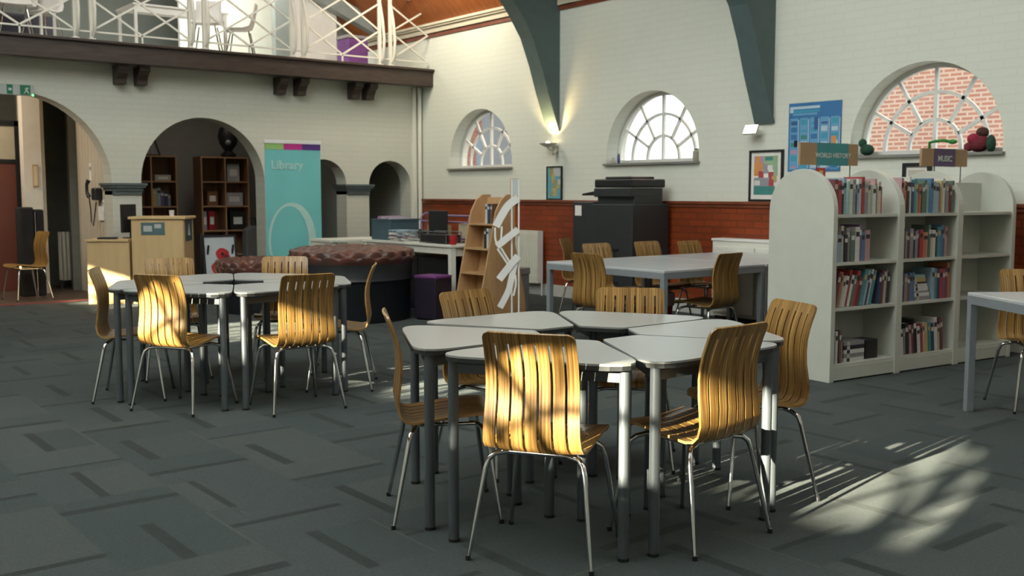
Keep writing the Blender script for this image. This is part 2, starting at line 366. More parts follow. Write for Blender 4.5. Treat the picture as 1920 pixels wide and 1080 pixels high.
tb_ = N_.new('ShaderNodeBsdfTranslucent'); tb_.inputs[0].default_value = (0.32, 0.38, 0.46, 1); L_.new(tb_.outputs[0], N_['Material Output'].inputs[0])  # tinted so the added fill light comes out neutral
rl_ = thing('window_9', 'x', 'x'); del rl_['label']; del rl_['category']; struct(rl_)  # added diffusing panel in the unseen roof slope, brightens the right wall
MB().add([(-2.6, 2.2, 4.95), (-2.6, 8.3, 4.95), (1.6, 8.3, 8.92), (1.6, 2.2, 8.92)], [(0, 1, 2, 3)]).build('pane', tlm, rl_)
q_ = MB()
for k in range(6): q_.bar((-2.6, 2.2 + k * 1.22, 4.90), (1.6, 2.2 + k * 1.22, 8.87), .05, .06)
q_.build('glazing_bars', WHITE, rl_)
tr = MB().box(XR - .02, XR + .02, YF, 18, 3.66, 3.72, 1)
tr.box(XR - .05, XR + .02, YF, 18, 3.72, 3.79, 0).box(XR - .085, XR - .0, YF, 18, 3.79, 3.815, 0).box(XR - .11, XR, YF, 18, 3.815, 3.85, 0)
struct(tr.build('trim_5', [flat('cream_moulding', (0.55, 0.50, 0.38), 0.4), DBROWN]))
# dado
struct(MB().box(XR - .03, XR + .01, YF, YB, 0.15, 1.22).build('wall_dado', DADO))
struct(MB().box(XR - .06, XR, YF, YB, 1.22, 1.255).box(XR - .045, XR, YF, YB, 1.185, 1.22).build('trim_6', DBROWN, bevel=0.006))
struct(MB().box(XR - .055, XR, YF, YB, 0, 0.15).build('baseboard_right', flat('skirting_grey', (0.50, 0.51, 0.47), 0.5)))
struct(MB().tube([(8.70, 13.33, 0), (8.70, 13.33, 2.93)], 0.03).box(8.6, 8.66, 13.36, 13.41, 0, 2.93).build('trim_7', OFFW))

# curved truss braces on the right wall
def brace(yc, z_foot, label):
    th = 0.10
    c = thing('roof_brace', label, 'roof brace', (XR, yc, 0), 0, 'curved braces of the roof trusses')
    # curve: distance from wall against height
    cv = [(0.015, z_foot), (0.09, z_foot + .20), (0.20, z_foot + .48), (0.32, z_foot + .83), (0.46, z_foot + 1.16), (0.64, z_foot + 1.42), (0.90, z_foot + 1.72), (1.25, z_foot + 2.02), (1.7, z_foot + 2.3), (2.2, z_foot + 2.55)]
    po = [(0, z_foot)] + [(-d, z) for d, z in cv] + [(-2.2, 5.0 + 1.0), (-1.2, 4.95), (0, 3.85)]
    MB().prism([po], lambda u, v, t: (u, t, v), -th, th).build('brace_plate', TRUSS, c)
    e = MB()
    for (d0, z0), (d1, z1) in zip(cv, cv[1:]):
        e.add([(-d0 - .012, -th - .02, z0), (-d0 - .012, th + .02, z0), (-d1 - .012, th + .02, z1), (-d1 - .012, -th - .02, z1),
               (-d0 + .012, -th - .02, z0 + .01), (-d0 + .012, th + .02, z0 + .01), (-d1 + .012, th + .02, z1 + .01), (-d1 + .012, -th - .02, z1 + .01)],
              [(0, 1, 2, 3), (7, 6, 5, 4), (0, 3, 7, 4), (1, 5, 6, 2), (0, 4, 5, 1), (2, 6, 7, 3)])
    e.build('brace_flange', TRUSS, c, smooth=True)
brace(10.24, 2.13, 'curved grey-green roof brace above the lit wall uplighter, left of the glowing window')
brace(6.87, 2.06, 'curved grey-green roof brace above the square floodlight, right of the glowing window')
brace(3.5, 2.06, 'curved grey-green roof brace beyond the right edge of the photo')
# gallery rafter brace
g = MB()
for (a, b) in (((7.3, 4.55), (9.0, 3.85)),): g.bar((a[0], 14.6, a[1]), (b[0], 14.6, b[1]), 0.16, 0.22)
tag(g.build('roof_tie', flat('pale_grey_paint', (0.30, 0.34, 0.33), 0.5)), 'slanting pale grey roof timber over the gallery corner', 'roof timber')

struct(MB().box(7.25, XR, 15.2, 15.35, 3.17, 3.75).add([(7.25, 15.2, 3.75), (XR, 15.2, 3.75), (7.25, 15.2, 5.2), (7.25, 15.35, 3.75), (XR, 15.35, 3.75), (7.25, 15.35, 5.2)], [(0, 1, 2), (5, 4, 3), (0, 2, 5, 3), (1, 4, 5, 2), (0, 3, 4, 1)]).build('wall_gallery_end', flat('grey_gable', (0.24, 0.27, 0.25), 0.7)))
# ---------------------------------------------------------------- outside
ext = thing('brick_building', 'sunlit red brick building seen through the large right window', 'building')
MB().box(16.8, 17.2, 4.5, 13.4, -1, 9).build('wall', BRICK, ext)
ext2 = thing('brick_house', 'older dark red brick building with grey windows outside the left arched window', 'building')
MB().box(14.2, 14.6, 18.9, 23.0, -1, 9).build('wall', BRICKD, ext2)
MB().box(14.0, 14.15, 16.8, 18.9, -1, 9, 0).build('side_wall', flat('pale_render', (0.17, 0.175, 0.19), 0.8), ext2)
MB().box(14.1, 14.2, 18.95, 19.25, 1.6, 2.6).build('window', flat('blue_grey_glass', (0.12, 0.15, 0.2), 0.2), ext2)
def branch(m, p, d, L_, r, depth, rg):
    q = p + d * L_; mid = (p + q) / 2 + Vector((rg.uniform(-.05, .05), rg.uniform(-.05, .05), 0)) * L_
    m.tube([p, mid, q], [r, r * .85, r * .7], 7)
    if depth:
        for k in range(3):
            nd = (d + Vector((rg.uniform(-.5, .5), rg.uniform(-.8, .8), rg.uniform(-.25, .5)))).normalized()
            branch(m, p.lerp(q, rg.uniform(.5, 1)), nd, L_ * rg.uniform(.55, .8), r * .6, depth - 1, rg)
for yt, sd, lb in ((.45, 4, 'bare tree outside the left wall shading the nearest sun patch'), (4.0, 9, 'bare tree outside the left wall near the second window'), (10.3, 12, 'bare tree outside the left wall near the far window')):
    gw = None; t = thing('bare_tree', lb, 'tree', (-8.0, yt, -.6), 0, 'bare trees outside the left wall'); rg = random.Random(sd)
    MB().tube([(0, 0, 0), (.03, .02, 1.5), (0, .05, 3.4)], [.29, .27, .24], 12).build('trunk', flat('bark', (.08, .06, .045), .9), t, smooth=True)
    m = MB()
    for k in range(5): branch(m, Vector((0, .05, 2.7 + .2 * k)), Vector((rg.uniform(-.4, .4), rg.uniform(-.9, .9), rg.uniform(.5, 1))).normalized(), 1.1, .055, 3, rg)
    m.build('branches', flat('bark', (.08, .06, .045), .9), t)
gwt = thing('sun_blocking_wall', 'added unseen brick wall blocking low sun outside the left windows', 'wall'); MB().box(-9.75, -9.45, -4, 30, -.6, 3.45).build('brickwork', BRICKD, gwt); MB().box(-9.8, -9.4, -4, 30, 3.45, 3.52).build('coping', flat('coping_stone', (.3, .3, .28), .8), gwt)  # unseen wall added to cut off the lower sun at the windows
struct(MB().box(-30, XL - .33, -8, 34, -.7, -.6).build('ground_outside_left', flat('lawn', (.10, .14, .06), .9)))
gr = MB().add([(9.3, -8, -.6), (30, -8, -.6), (30, 34, -.6), (9.3, 34, -.6)], [(0, 1, 2, 3)])
struct(gr.build('ground_outside', flat('paving', (0.35, 0.34, 0.32), 0.9)))

# ================================================================ CHAIRS
def chair_proto():
    root = thing('dining_chair', 'x', 'chair', (0, 0, 0), 0, 'slatted bentwood chairs')
    prof = [(.205, .414), (.200, .430), (.185, .440), (.12, .440), (.05, .433), (-.02, .424), (-.09, .414), (-.135, .409), (-.168, .415), (-.190, .438), (-.200, .480),
            (-.201, .54), (-.196, .60), (-.194, .66), (-.199, .71), (-.210, .755), (-.222, .79), (-.232, .815), (-.240, .835), (-.245, .848), (-.248, .856)]
    hw = [.175, .185, .190, .193, .193, .193, .193, .192, .190, .187, .184, .181, .178, .177, .176, .176, .175, .175, .174, .168, .150]
    sl, sw = 7, .0095
    xs = []; W = .19; slat = (2 * W - 6 * sw) / 7; x = -W
    cols = [x]; slot = []
    for k in range(7):
        x += slat / 2; cols.append(x); slot.append(0); x += slat / 2; cols.append(x); slot.append(0)
        if k < 6: x += sw; cols.append(x); slot.append(1)
    nC = len(cols); vs = []; fs = []
    for (y, z), h in zip(prof, hw):
        for c in cols:
            cx = c * h / W
            back = max(0, min(1, (z - .47) / .1)); vs.append((cx, y + back * .35 * cx * cx, z + (1 - back) * (.25 * cx * cx)))
    for i in range(len(prof) - 1):
        for j in range(nC - 1):
            if slot[j] and 4 <= i < 17: continue
            fs.append((i * nC + j, i * nC + j + 1, (i + 1) * nC + j + 1, (i + 1) * nC + j))
    me = bpy.data.meshes.new('seat_shell'); me.from_pydata(vs, [], fs); me.materials.append(CHAIRW)
    for p in me.polygons: p.use_smooth = True
    o = bpy.data.objects.new('seat_shell', me); C.objects.link(o); o.parent = root
    sb = o.modifiers.new('sd', 'SOLIDIFY'); sb.thickness = .010; sb.offset = 0
    es = o.modifiers.new('es', 'EDGE_SPLIT'); es.split_angle = R(40)
    fr = MB(); zf = .395
    fr.tube([(-.11, -.12, zf), (.11, -.12, zf)], .0095).tube([(-.11, .13, zf), (.11, .13, zf)], .0095)
    fr.box(-.10, -.07, .10, .125, zf, .432).box(.07, .10, .10, .125, zf, .432)
    fr.tube([(-.11, -.12, zf), (-.11, .13, zf)], .008).tube([(.11, -.12, zf), (.11, .13, zf)], .008)
    fr.build('seat_frame', CHROME, root, smooth=True)
    for sx in (-1, 1):
        for sy, fy, fx, y0 in ((-1, -.225, .235, -.12), (1, .215, .225, .13)):
            y1 = y0 + sy * .03
            p = [(sx * fx, fy, 0), (sx * (fx - .045), y1 + (fy - y1) * .12, .335), (sx * (fx - .055), y1, .370), (sx * (fx - .075), y0 + sy * .015, .388), (sx * .11, y0, zf)]
            L = MB().tube(p, [.008, .0105, .0105, .0105, .0095], 10)
            lg = L.build('leg', CHROME, root, smooth=True)
            MB().cyl(sx * fx, fy, 0.0, .018, .0105, .0105, 10).build('foot_cap', BLACK, lg)
    return root
CH = chair_proto(); used = [False]
def place(x, y, deg, label, group):
    rz = R(deg - 90)
    if not used[0]:
        used[0] = True; CH.location = (x, y, 0); CH.rotation_euler = (0, 0, rz); CH['label'] = label; CH['group'] = group; return CH
    return dup(CH, (x, y, 0), rz, label, group)
G1 = 'chairs around the nearest white table ring'; G2 = 'chairs around the left white table ring'; G3 = 'chairs around the long white table by the copier'
place(2.47, 2.92, 32, 'slatted wooden chair with sunlight and shadow stripes on its back, nearest the camera', G1)
place(3.03, 2.715, 93, 'slatted wooden chair half in sun at the right front of the nearest table ring', G1)
place(3.66, 2.94, 160, 'slatted wooden chair at the far right of the nearest table ring, before the white bookcase', G1)
place(2.43, 3.56, -29, 'slatted wooden chair seen side-on at the left of the nearest table ring', G1)
place(3.05, 3.99, -82, 'slatted wooden chair behind the nearest table ring with a pale glare on its left edge', G1)
place(3.61, 3.645, 224, 'slatted wooden chair behind the middle of the nearest table ring, before the red bin', G1)
place(2.345, 6.31, 30, 'sunlit slatted wooden chair at the front left of the left table ring', G2)
place(2.90, 5.895, 86, 'shaded slatted wooden chair at the front right of the left table ring', G2)
place(2.215, 6.87, -27, 'slatted wooden chair seen side-on at the left end of the left table ring', G2)
place(3.47, 6.34, 146, 'slatted wooden chair seen side-on at the right end of the left table ring', G2)
place(2.70, 7.45, -104, 'slatted wooden chair behind the left table ring, in front of the reception desk', G2)
place(3.42, 7.15, 238, 'slatted wooden chair behind the left table ring, in front of the leather seats', G2)
place(5.88, 6.22, 4, 'wooden chair at the near left end of the long white table', G3)
place(6.60, 5.75, 96, 'wooden chair at the near side of the long white table, seat towards its middle', G3)
place(7.52, 5.42, 92, 'wooden chair mostly hidden behind the white bookcase end at the long table', G3)
place(6.84, 7.15, -93, 'pale wooden chair behind the long white table, in front of the copier left door', G3)
place(7.55, 7.15, -90, 'dark brown wooden chair behind the long white table, right of the copier', G3)
place(8.0, 6.98, -88, 'light wooden chair behind the long white table, left of the white cabinet', G3)
place(7.50, 8.25, -60, 'orange-brown chair by the wall between the radiator and the copier', 'chairs beside the far wall')
place(6.56, 2.98, 228, 'wooden chair tucked behind the grey-legged table at the right edge', 'chairs at the right edge')

# ================================================================ TABLE RINGS
def rounded(poly, rad, n=6):
    out = []; k = len(poly)
    for i in range(k):
        p, a, b = Vector(poly[i]), Vector(poly[i - 1]), Vector(poly[(i + 1) % k]); r = rad[i]
        u = (a - p).normalized(); v = (b - p).normalized(); ang = u.angle(v); t = r / math.tan(ang / 2)
        p0 = p + u * t; p1 = p + v * t
        for q in range(n + 1):
            s = q / n; out.append(tuple((1 - s) ** 2 * p0 + 2 * s * (1 - s) * p + s * s * p1))
    return out
def module_proto(Ro=.885, ri=.215):
    root = thing('segment_table', 'x', 'table', (0, 0, 0))
    c30 = math.cos(R(30)); g = .004
    pl = rounded([(ri * c30, -ri / 2 + g), (Ro * c30, -Ro / 2 + g), (Ro * c30, Ro / 2 - g), (ri * c30, ri / 2 - g)], [.05, .12, .12, .05])
    MB().prism([pl], lambda u, v, t: (u, v, t), .729, .737).build('tabletop', TOPW, root)
    q = [(x * .9985 + .0005, y * .9985) for x, y in pl]
    MB().prism([q], lambda u, v, t: (u, v, t), .712, .729).build('table_edge', EDGE, root, label='black underside and edge of the tabletop')
    legs = [(.30, -.07), (.30, .07), (.705, -.335), (.705, .335)]
    for x, y in legs: MB().cyl(x, y, 0.006, .712, .0205, n=18).cyl(x, y, 0, .012, .0225, n=18, mi=1).build('leg', [STEEL, BLACK], root, smooth=True)
    a = MB()
    for (p, q) in ((2, 3), (0, 2), (1, 3), (0, 1)): a.bar((*legs[p], .682), (*legs[q], .682), .018, .036)
    a.build('apron_rail', STEEL, root)
    return root
mod = module_proto(); muse = [False]
def ring(cx, cy, angs, labels, group, outs, Rs=1.0):
    for a, lb, o in zip(angs, labels, outs):
        loc = (cx + o * math.cos(R(a)), cy + o * math.sin(R(a)), 0)
        if not muse[0]: muse[0] = True; mod.location = loc; mod.rotation_euler = (0, 0, R(a)); mod['label'] = lb; mod['group'] = group
        else: dup(mod, loc, R(a + random.uniform(-1, 1)), lb, group)
A1 = (213, 271.5, 330.5, 30, 90, 153)
ring(3.045, 3.33, A1, ['front segment of the nearest white table ring, behind the sun-striped chair', 'front right segment of the nearest white table ring, sun on its leg',
     'right segment of the nearest white table ring, by the bookcase', 'back right segment of the nearest white table ring, facing the red bin',
     'back left segment of the nearest white table ring, facing the display stand', 'left segment of the nearest white table ring, by the side-on chair'],
     'segments of the nearest table ring', (.045, .01, .02, .015, .02, .03))
A2 = (217, 277, 337, 37, 97, 157)
ring(2.865, 6.735, A2, ['front left segment of the left table ring, behind the sunlit chair', 'front segment of the left table ring, behind the shaded chair',
     'right segment of the left table ring, by the side-on chair', 'back right segment of the left table ring, nearest the leather seats',
     'back segment of the left table ring, nearest the poppy picture', 'left segment of the left table ring, nearest the reception desk'],
     'segments of the left table ring', (.0, .0, .01, .0, .0, .02))

def long_table(label, x, y, lx, ly, rz=0, h=.74, group=None):
    root = thing('rectangular_table', label, 'table', (x, y, 0), rz, group)
    MB().box(0, lx, 0, ly, h - .022, h).build('tabletop', TOPL, root, bevel=.004)
    a = MB()
    a.box(.0, lx, .0, .03, h - .070, h - .022).box(0, lx, ly - .03, ly, h - .070, h - .022).box(0, .03, .03, ly - .03, h - .070, h - .022).box(lx - .03, lx, .03, ly - .03, h - .070, h - .022)
    a.build('apron_rail', STEELL, root)
    for px in (0, lx - .045):
        for py in (0, ly - .045): MB().box(px, px + .045, py, py + .045, .0, h - .070).build('leg', STEELL, root, bevel=.003)
    return root
long_table('long white table with grey square legs in front of the copier', 5.95, 5.62, 1.25, 1.44, 0, .735, 'long tables in front of the copier')
long_table('white table joined to the right end of the long table, partly behind the bookcase', 7.22, 5.62, 1.25, 1.44, 0, .735, 'long tables in front of the copier')
rt = long_table('white table with grey square legs cut by the right edge of the photo', 6.10, 3.22, 1.4, .75, R(-33), .74)
rt.location = (6.10 - .75 * math.sin(R(33)) * 1.0, 3.22 - .75 * math.cos(R(33)), 0)

# ================================================================ BOOKCASE
BK = thing('arched_bookcase', 'white double-sided bookcase with round-topped ends holding the books', 'bookcase', (6.235, 4.28, 0), R(-5.3))
bays = [0, .755, 1.475, 2.20]; D = .60; PT = .045; zsh = [.125, .53, .855, 1.195]
for k, u in enumerate(bays):
    top = [(0, 0), (D, 0), (D, 1.22)] + arc(D / 2, 1.22, D / 2, 0, PI, 24)[1:-1] + [(0, 1.22)]
    th = PT if k in (0, 3) else PT * 1.5
    MB().prism([top], lambda a, b, t: (t, a, b), u - (0 if k == 0 else th / 2), u + (th if k == 0 else th / 2)).build('side_panel', SHELFW, BK, bevel=.004)
MB().box(PT, 2.2, D / 2 - .01, D / 2 + .01, .125, 1.43).build('back_panel', SHELFW, BK)
for k in range(3):
    a = bays[k] + (PT if k == 0 else PT * .75); b = bays[k + 1] - PT * .75
    for z in zsh:
        MB().box(a, b, .01, D - .01, z - .022, z).build('shelf', SHELFW, BK)
    MB().box(a, b, .005, .025, 0.012, .105).build('plinth', SHELFW, BK); MB().box(a, b, .575, .595, 0.012, .105).build('plinth', SHELFW, BK)
MB().box(.02, 2.18, .02, .58, 0, .014).build('base_rail', BLACK, BK)
BM = BK.matrix_basis if False else Matrix.Translation((6.235, 4.28, 0)) @ Matrix.Rotation(R(-5.3), 4, 'Z')
PAL = {'red': (0.32, 0.05, 0.05), 'white': (0.56, 0.56, 0.52), 'blue': (0.08, 0.17, 0.29), 'teal': (0.07, 0.22, 0.24), 'black': (0.022, 0.022, 0.025), 'grey': (0.22, 0.22, 0.23), 'orange': (0.4, 0.15, 0.07), 'cream': (0.46, 0.42, 0.32), 'maroon': (0.14, 0.04, 0.045), 'green': (0.1, 0.15, 0.11), 'pink': (0.4, 0.24, 0.25), 'pale blue': (0.26, 0.36, 0.43), 'brown': (0.15, 0.085, 0.055), 'purple': (0.15, 0.09, 0.18), 'navy': (0.035, 0.05, 0.1), 'mint': (0.3, 0.44, 0.38), 'yellow': (0.44, 0.34, 0.14)}
BMAT = {k: mat('cover_' + k.replace(' ', '_'), v, .5, var=.18, scale=14) for k, v in PAL.items()}
BKMESH = {}
def book_mesh(cn):
    if cn in BKMESH: return BKMESH[cn]
    m = MB()   # unit book: thickness 1 (x), depth 1 (y), height 1 (z), spine at y=0
    m.box(0, .08, 0, 1, 0, 1, 0).box(.92, 1, 0, 1, 0, 1, 0).box(.08, .92, 0, .06, 0, 1, 0).box(.08, .92, .06, .97, .02, .98, 1)
    m.box(.08, .92, -.004, 0, .72, .86, 2)
    alt = random.choice([k for k in ('white', 'cream', 'yellow', 'black') if k != cn])
    o = m.build('book', [BMAT[cn], PAPER, BMAT[alt]]); BKMESH[cn] = o.data; bpy.data.objects.remove(o); return BKMESH[cn]
ORD = 'first second third fourth fifth sixth seventh eighth ninth tenth eleventh twelfth thirteenth fourteenth fifteenth sixteenth seventeenth eighteenth nineteenth twentieth'.split()
ORD += ['twenty-' + x for x in ORD[:9]]
def put_book(cn, M, th, dp, ht, label, group):
    o = bpy.data.objects.new('book', book_mesh(cn)); C.objects.link(o)
    o.matrix_world = M @ Matrix.Diagonal((th, dp, ht, 1)); tag(o, label, 'book', group); return o
def shelf_books(bay, lvl, cols, u0, u1, hmin, hmax, lean=0, back=False, dep=.17, name='', bayname=''):
    n = len(cols); u = u0; z = zsh[lvl] + .001; ths = [random.uniform(.6, 1.4) for _ in cols]; s = (u1 - u0) / sum(ths)
    g = 'books on the %s shelf of the %s bay' % (name, bayname)
    for k, cn in enumerate(cols):
        th = ths[k] * s * .97; ht = random.uniform(hmin, hmax); dp = dep * random.uniform(.85, 1.05); l = lean[k] if isinstance(lean, list) else lean
        th *= (.86 if abs(l) > 3 else 1)
        M = BM @ Matrix.Translation((u, .025 + random.uniform(0, .02), z)) @ Matrix.Rotation(R(l), 4, 'Y')
        if l < 0: M = BM @ Matrix.Translation((u + th * 0, .03, z + 0)) @ Matrix.Translation((0, 0, 0)) @ Matrix.Rotation(R(l), 4, 'Y')
        if l > 0: M = Matrix.Translation((0, 0, th * math.sin(R(l)))) @ M
        sz = 'tall' if ht > (hmin + hmax) / 2 else 'short'
        put_book(cn, M, th, dp, ht, '%s %s book, %s from left, %s shelf, %s bookcase bay' % (sz, cn, ORD[k], name, bayname), g)
        u += ths[k] * s
a0 = bays[0] + PT + .005; a1 = bays[1] + PT * .8; 
shelf_books(0, 3, ['maroon', 'red', 'black', 'pale blue', 'mint', 'white', 'grey', 'black', 'pale blue', 'white', 'red', 'grey', 'cream', 'mint', 'white', 'pink', 'cream', 'red'], a0, .56, .19, .27, name='top', bayname='left')
shelf_books(0, 2, ['blue', 'pale blue', 'cream', 'black', 'grey', 'green', 'white', 'purple', 'blue', 'pink'], a0, .44, .19, .27, name='second', bayname='left')
shelf_books(0, 1, ['maroon', 'orange', 'cream', 'white', 'red', 'white', 'green', 'red', 'maroon', 'teal', 'pale blue', 'navy', 'white', 'teal'], a0, .48, .21, .27, lean=14, name='third', bayname='left')
shelf_books(0, 1, ['navy', 'maroon', 'cream', 'grey', 'black'], .545, .685, .22, .27, lean=4, name='third', bayname='right half of left')
shelf_books(0, 0, ['white', 'grey', 'white', 'teal', 'brown', 'pink'], a0, .18, .20, .24, name='bottom', bayname='left')
shelf_books(1, 3, ['pink', 'orange', 'black', 'white', 'navy', 'teal', 'white', 'orange', 'brown', 'green', 'green', 'mint', 'blue', 'pale blue', 'pale blue', 'pink', 'yellow', 'white', 'grey', 'grey', 'red', 'maroon', 'green'], a1, 1.42, .18, .27, name='top', bayname='middle')
shelf_books(1, 2, ['maroon', 'white', 'grey', 'maroon', 'grey', 'black', 'grey', 'purple', 'red', 'orange', 'pink', 'green', 'cream', 'white', 'black', 'teal', 'blue', 'purple', 'pink'], a1, 1.35, .18, .25, name='second', bayname='middle')
shelf_books(1, 1, ['maroon', 'purple', 'grey', 'brown', 'blue', 'blue'], a1, .975, .17, .22, name='third', bayname='left half of middle')
shelf_books(1, 1, ['pale blue', 'teal', 'navy', 'red', 'purple', 'maroon', 'orange'], 1.19, 1.41, .22, .28, lean=-2, name='third', bayname='right half of middle')
shelf_books(1, 0, ['white', 'grey', 'black', 'pink', 'maroon', 'black', 'white', 'red', 'cream', 'yellow', 'teal', 'navy', 'white', 'cream', 'maroon', 'brown'], a1 + .04, 1.36, .19, .27, lean=-6, name='bottom', bayname='middle')
# flat piles
def flat_book(bay_u, y, z, cn, w_, d_, t, label, group, rz=0):
    o = bpy.data.objects.new('book', book_mesh(cn)); C.objects.link(o)
    M = BM @ Matrix.Translation((bay_u, y, z)) @ Matrix.Rotation(R(rz), 4, 'Z') @ Matrix.Rotation(R(90), 4, 'Y') @ Matrix.Rotation(R(90), 4, 'Z') if False else BM @ Matrix.Translation((bay_u + w_, y, z)) @ Matrix.Rotation(R(-90), 4, 'Y')
    o.matrix_world = M @ Matrix.Diagonal((t, d_, w_, 1)); return tag(o, label, 'book', group)
zz = zsh[1] + .001
for k, (cn, t) in enumerate((('grey', .03), ('white', .028), ('grey', .012), ('white', .034), ('white', .02), ('black', .014), ('yellow', .03), ('mint', .024))):
    flat_book(.985, .035 + .004 * k, zz, cn, .185 - .004 * k, .17, t * .96, '%s book lying flat, %s from the bottom of the pile in the middle bay' % (cn, ORD[k]), 'pile of flat books in the middle bay'); zz += t
zz = zsh[0] + .001
for k, (cn, t) in enumerate((('white', .03), ('grey', .03), ('white', .03), ('black', .03), ('grey', .03))):
    flat_book(.20, .04, zz, cn, .22, .17, t * .96, '%s book lying flat, %s from the bottom of the lowest left pile' % (cn, ORD[k]), 'pile of flat books on the bottom left shelf'); zz += t
flat_book(1.0, .09, zsh[0] + .285, 'navy', .30, .14, .05, 'thick navy book lying on top of the upright books on the lowest middle shelf', None) if False else None
bx = MB().box(0, .14, 0, .14, 0, .14).box(.012, .128, .012, .128, .10, .141, 1).build('storage_pot', [BLACK, DGREY], bevel=.004); bx.matrix_world = BM @ Matrix.Translation((.46, .06, .126))
tag(bx, 'small square black pot on the bottom shelf of the left bookcase bay', 'pot')
# figurine in red on the top shelf end
fg = thing('standing_card', 'small red and yellow card standing at the left end of the top bookshelf', 'card')
fg.matrix_world = BM @ Matrix.Translation((.30, .015, 1.44))
# the card stands on the back panel top
fg.matrix_world = BM @ Matrix.Translation((.20, .30, 1.4305))
MB().box(-.05, .05, -.003, .003, 0, .10).build('card_sheet', flat('card_red', (.45, .04, .04)), fg)
MB().box(-.02, .02, -.006, -.003, .02, .08).build('card_picture', flat('card_yellow', (.6, .4, .12)), fg)

# cardboard signs on wires above the bookcase
CARD = mat('cardboard', (.34, .22, .12), .8, var=.06)
def topic_sign(u, v, z0, z1, wd, band, col, words_, label, ts):
    s = thing('shelf_sign', label, 'sign', group='cardboard topic signs over the bookcase'); s.matrix_world = BM @ Matrix.Translation((u, v, 0))
    MB().box(0, wd, 0, .02, z0, z1).build('cardboard_panel', CARD, s)
    MB().box(wd * band[0], wd * band[1], -.004, 0, z0 - .002, z1 + .002).build('colour_band', flat('band_' + col[0], col[1]), s)
    text('lettering', words_, ts, flat('lettering_pale', (.50, .55, .50)), at(wd * (band[0] + band[1]) / 2, -.006, (z0 + z1) / 2 - .01, FACE_S), s)
    for q_ in (.88, .30): MB().tube([(wd * q_, .01, 1.431), (wd * q_, .01, z0 + .01)], .004, 8).build('wire_post', STEEL, s)
topic_sign(-.02, .30, 1.55, 1.71, .63, (.28, .82), ('teal', (.03, .22, .23)), 'WORLD HISTORY', 'cardboard sign with a teal band lettered in pale capitals over the left bookcase bay', .048)
topic_sign(1.38, .30, 1.56, 1.70, .60, (.26, .72), ('purple', (.09, .05, .12)), 'MUSIC', 'cardboard sign with a purple band over the right bookcase bay', .065)

# ================================================================ RIGHT WALL THINGS
def poster(name, label, cat, Y0, Y1, z0, z1, frame, fw, paint, x=XR, mat_inner=None, mount=None, grp=None):
    t = thing(name, label, cat, (x, 0, 0), 0, grp)
    if frame: 
        MB().prism([[(Y0, z0), (Y1, z0), (Y1, z1), (Y0, z1)], [(Y0 + fw, z0 + fw), (Y1 - fw, z0 + fw), (Y1 - fw, z1 - fw), (Y0 + fw, z1 - fw)]], lambda u, v, tt: (tt, u, v), -.03, -.002).build('frame', frame, t)
    MB().box(-.016 if frame else -.008, -.004, Y0 + fw * .8, Y1 - fw * .8, z0 + fw * .8, z1 - fw * .8).build('backing_sheet', mount or PAPER, t)
    # painted patches: (u0,u1,v0,v1,material), u from left seen from inside (left = larger Y)
    ms = []; m = MB()
    for (a, b, c, d, mm) in paint:
        if mm not in ms: ms.append(mm)
        xx = -.0175 if frame else -.0095
        xx -= .0004 * len(m.f) / 6 * .2
        m.box(xx - .0006, xx + .002, Y1 - fw - (Y1 - Y0 - 2 * fw) * a, Y1 - fw - (Y1 - Y0 - 2 * fw) * b, z0 + fw + (z1 - z0 - 2 * fw) * c, z0 + fw + (z1 - z0 - 2 * fw) * d, ms.index(mm))
    m.build('printed_picture', ms, t)
    return t
F = flat
sea = F('print_sea', (.12, .34, .40)); land = F('print_olive', (.30, .27, .10)); pgrey = F('print_grey', (.42, .44, .45)); tan = F('print_tan', (.42, .34, .14))
poster('framed_map', 'narrow framed map print in sea blue and olive on the dado below the uplighter', 'picture', 10.07, 10.37, 1.257, 1.69, BLACK, .015,
       [(0, 1, 0, 1, sea), (.38, 1, .72, 1, pgrey), (.15, .42, .72, 1, land), (.30, .55, .50, .78, tan), (.42, .72, .25, .60, land), (.32, .68, .08, .34, tan), (.65, .95, .34, .42, tan), (.75, 1, .45, .62, pgrey), (.25, .40, .10, .22, land)])
po = F('print_orange', (.60, .26, .08)); pr = F('print_red', (.38, .06, .07)); pg = F('print_green', (.28, .42, .26)); pt = F('print_teal', (.05, .22, .20)); pl_ = F('print_lilac', (.40, .26, .38)); pw = F('print_white', (.65, .64, .60)); pb = F('print_blue', (.10, .22, .40)); gg = F('print_mid_grey', (.28, .28, .31))
poster('framed_picture', 'black framed colourful figure print with a teal base, under the floodlight', 'picture', 6.62, 7.05, 1.257, 1.79, BLACK, .022,
       [(.10, .85, .62, .92, pl_), (.42, .85, .70, .92, pg), (.46, .72, .82, .90, pt), (.10, .38, .50, .78, po), (.15, .30, .62, .92, po), (.25, .42, .44, .60, pr), (.40, .58, .55, .75, gg), (.55, .72, .62, .72, pw), (.58, .75, .40, .58, pr), (.70, .85, .36, .50, tan),
        (.10, .62, .28, .46, gg), (.12, .30, .30, .40, pw), (.60, .76, .28, .42, pr), (.10, .80, .10, .28, pt), (.75, .88, .50, .92, pg)])
po1 = F('poster_blue', (.035, .16, .36)); po2 = F('poster_sky', (.12, .32, .52)); po3 = F('poster_pale', (.42, .55, .62)); po4 = F('poster_cyan', (.05, .30, .42)); po5 = F('poster_deep', (.03, .10, .26))
pp = [(0, 1, 0, 1, po1), (.05, .60, .91, .95, po3), (.10, .60, .86, .89, po4), (.08, .55, .82, .85, po2), (.02, .09, .86, .95, po3)]
rr = random.Random(3)
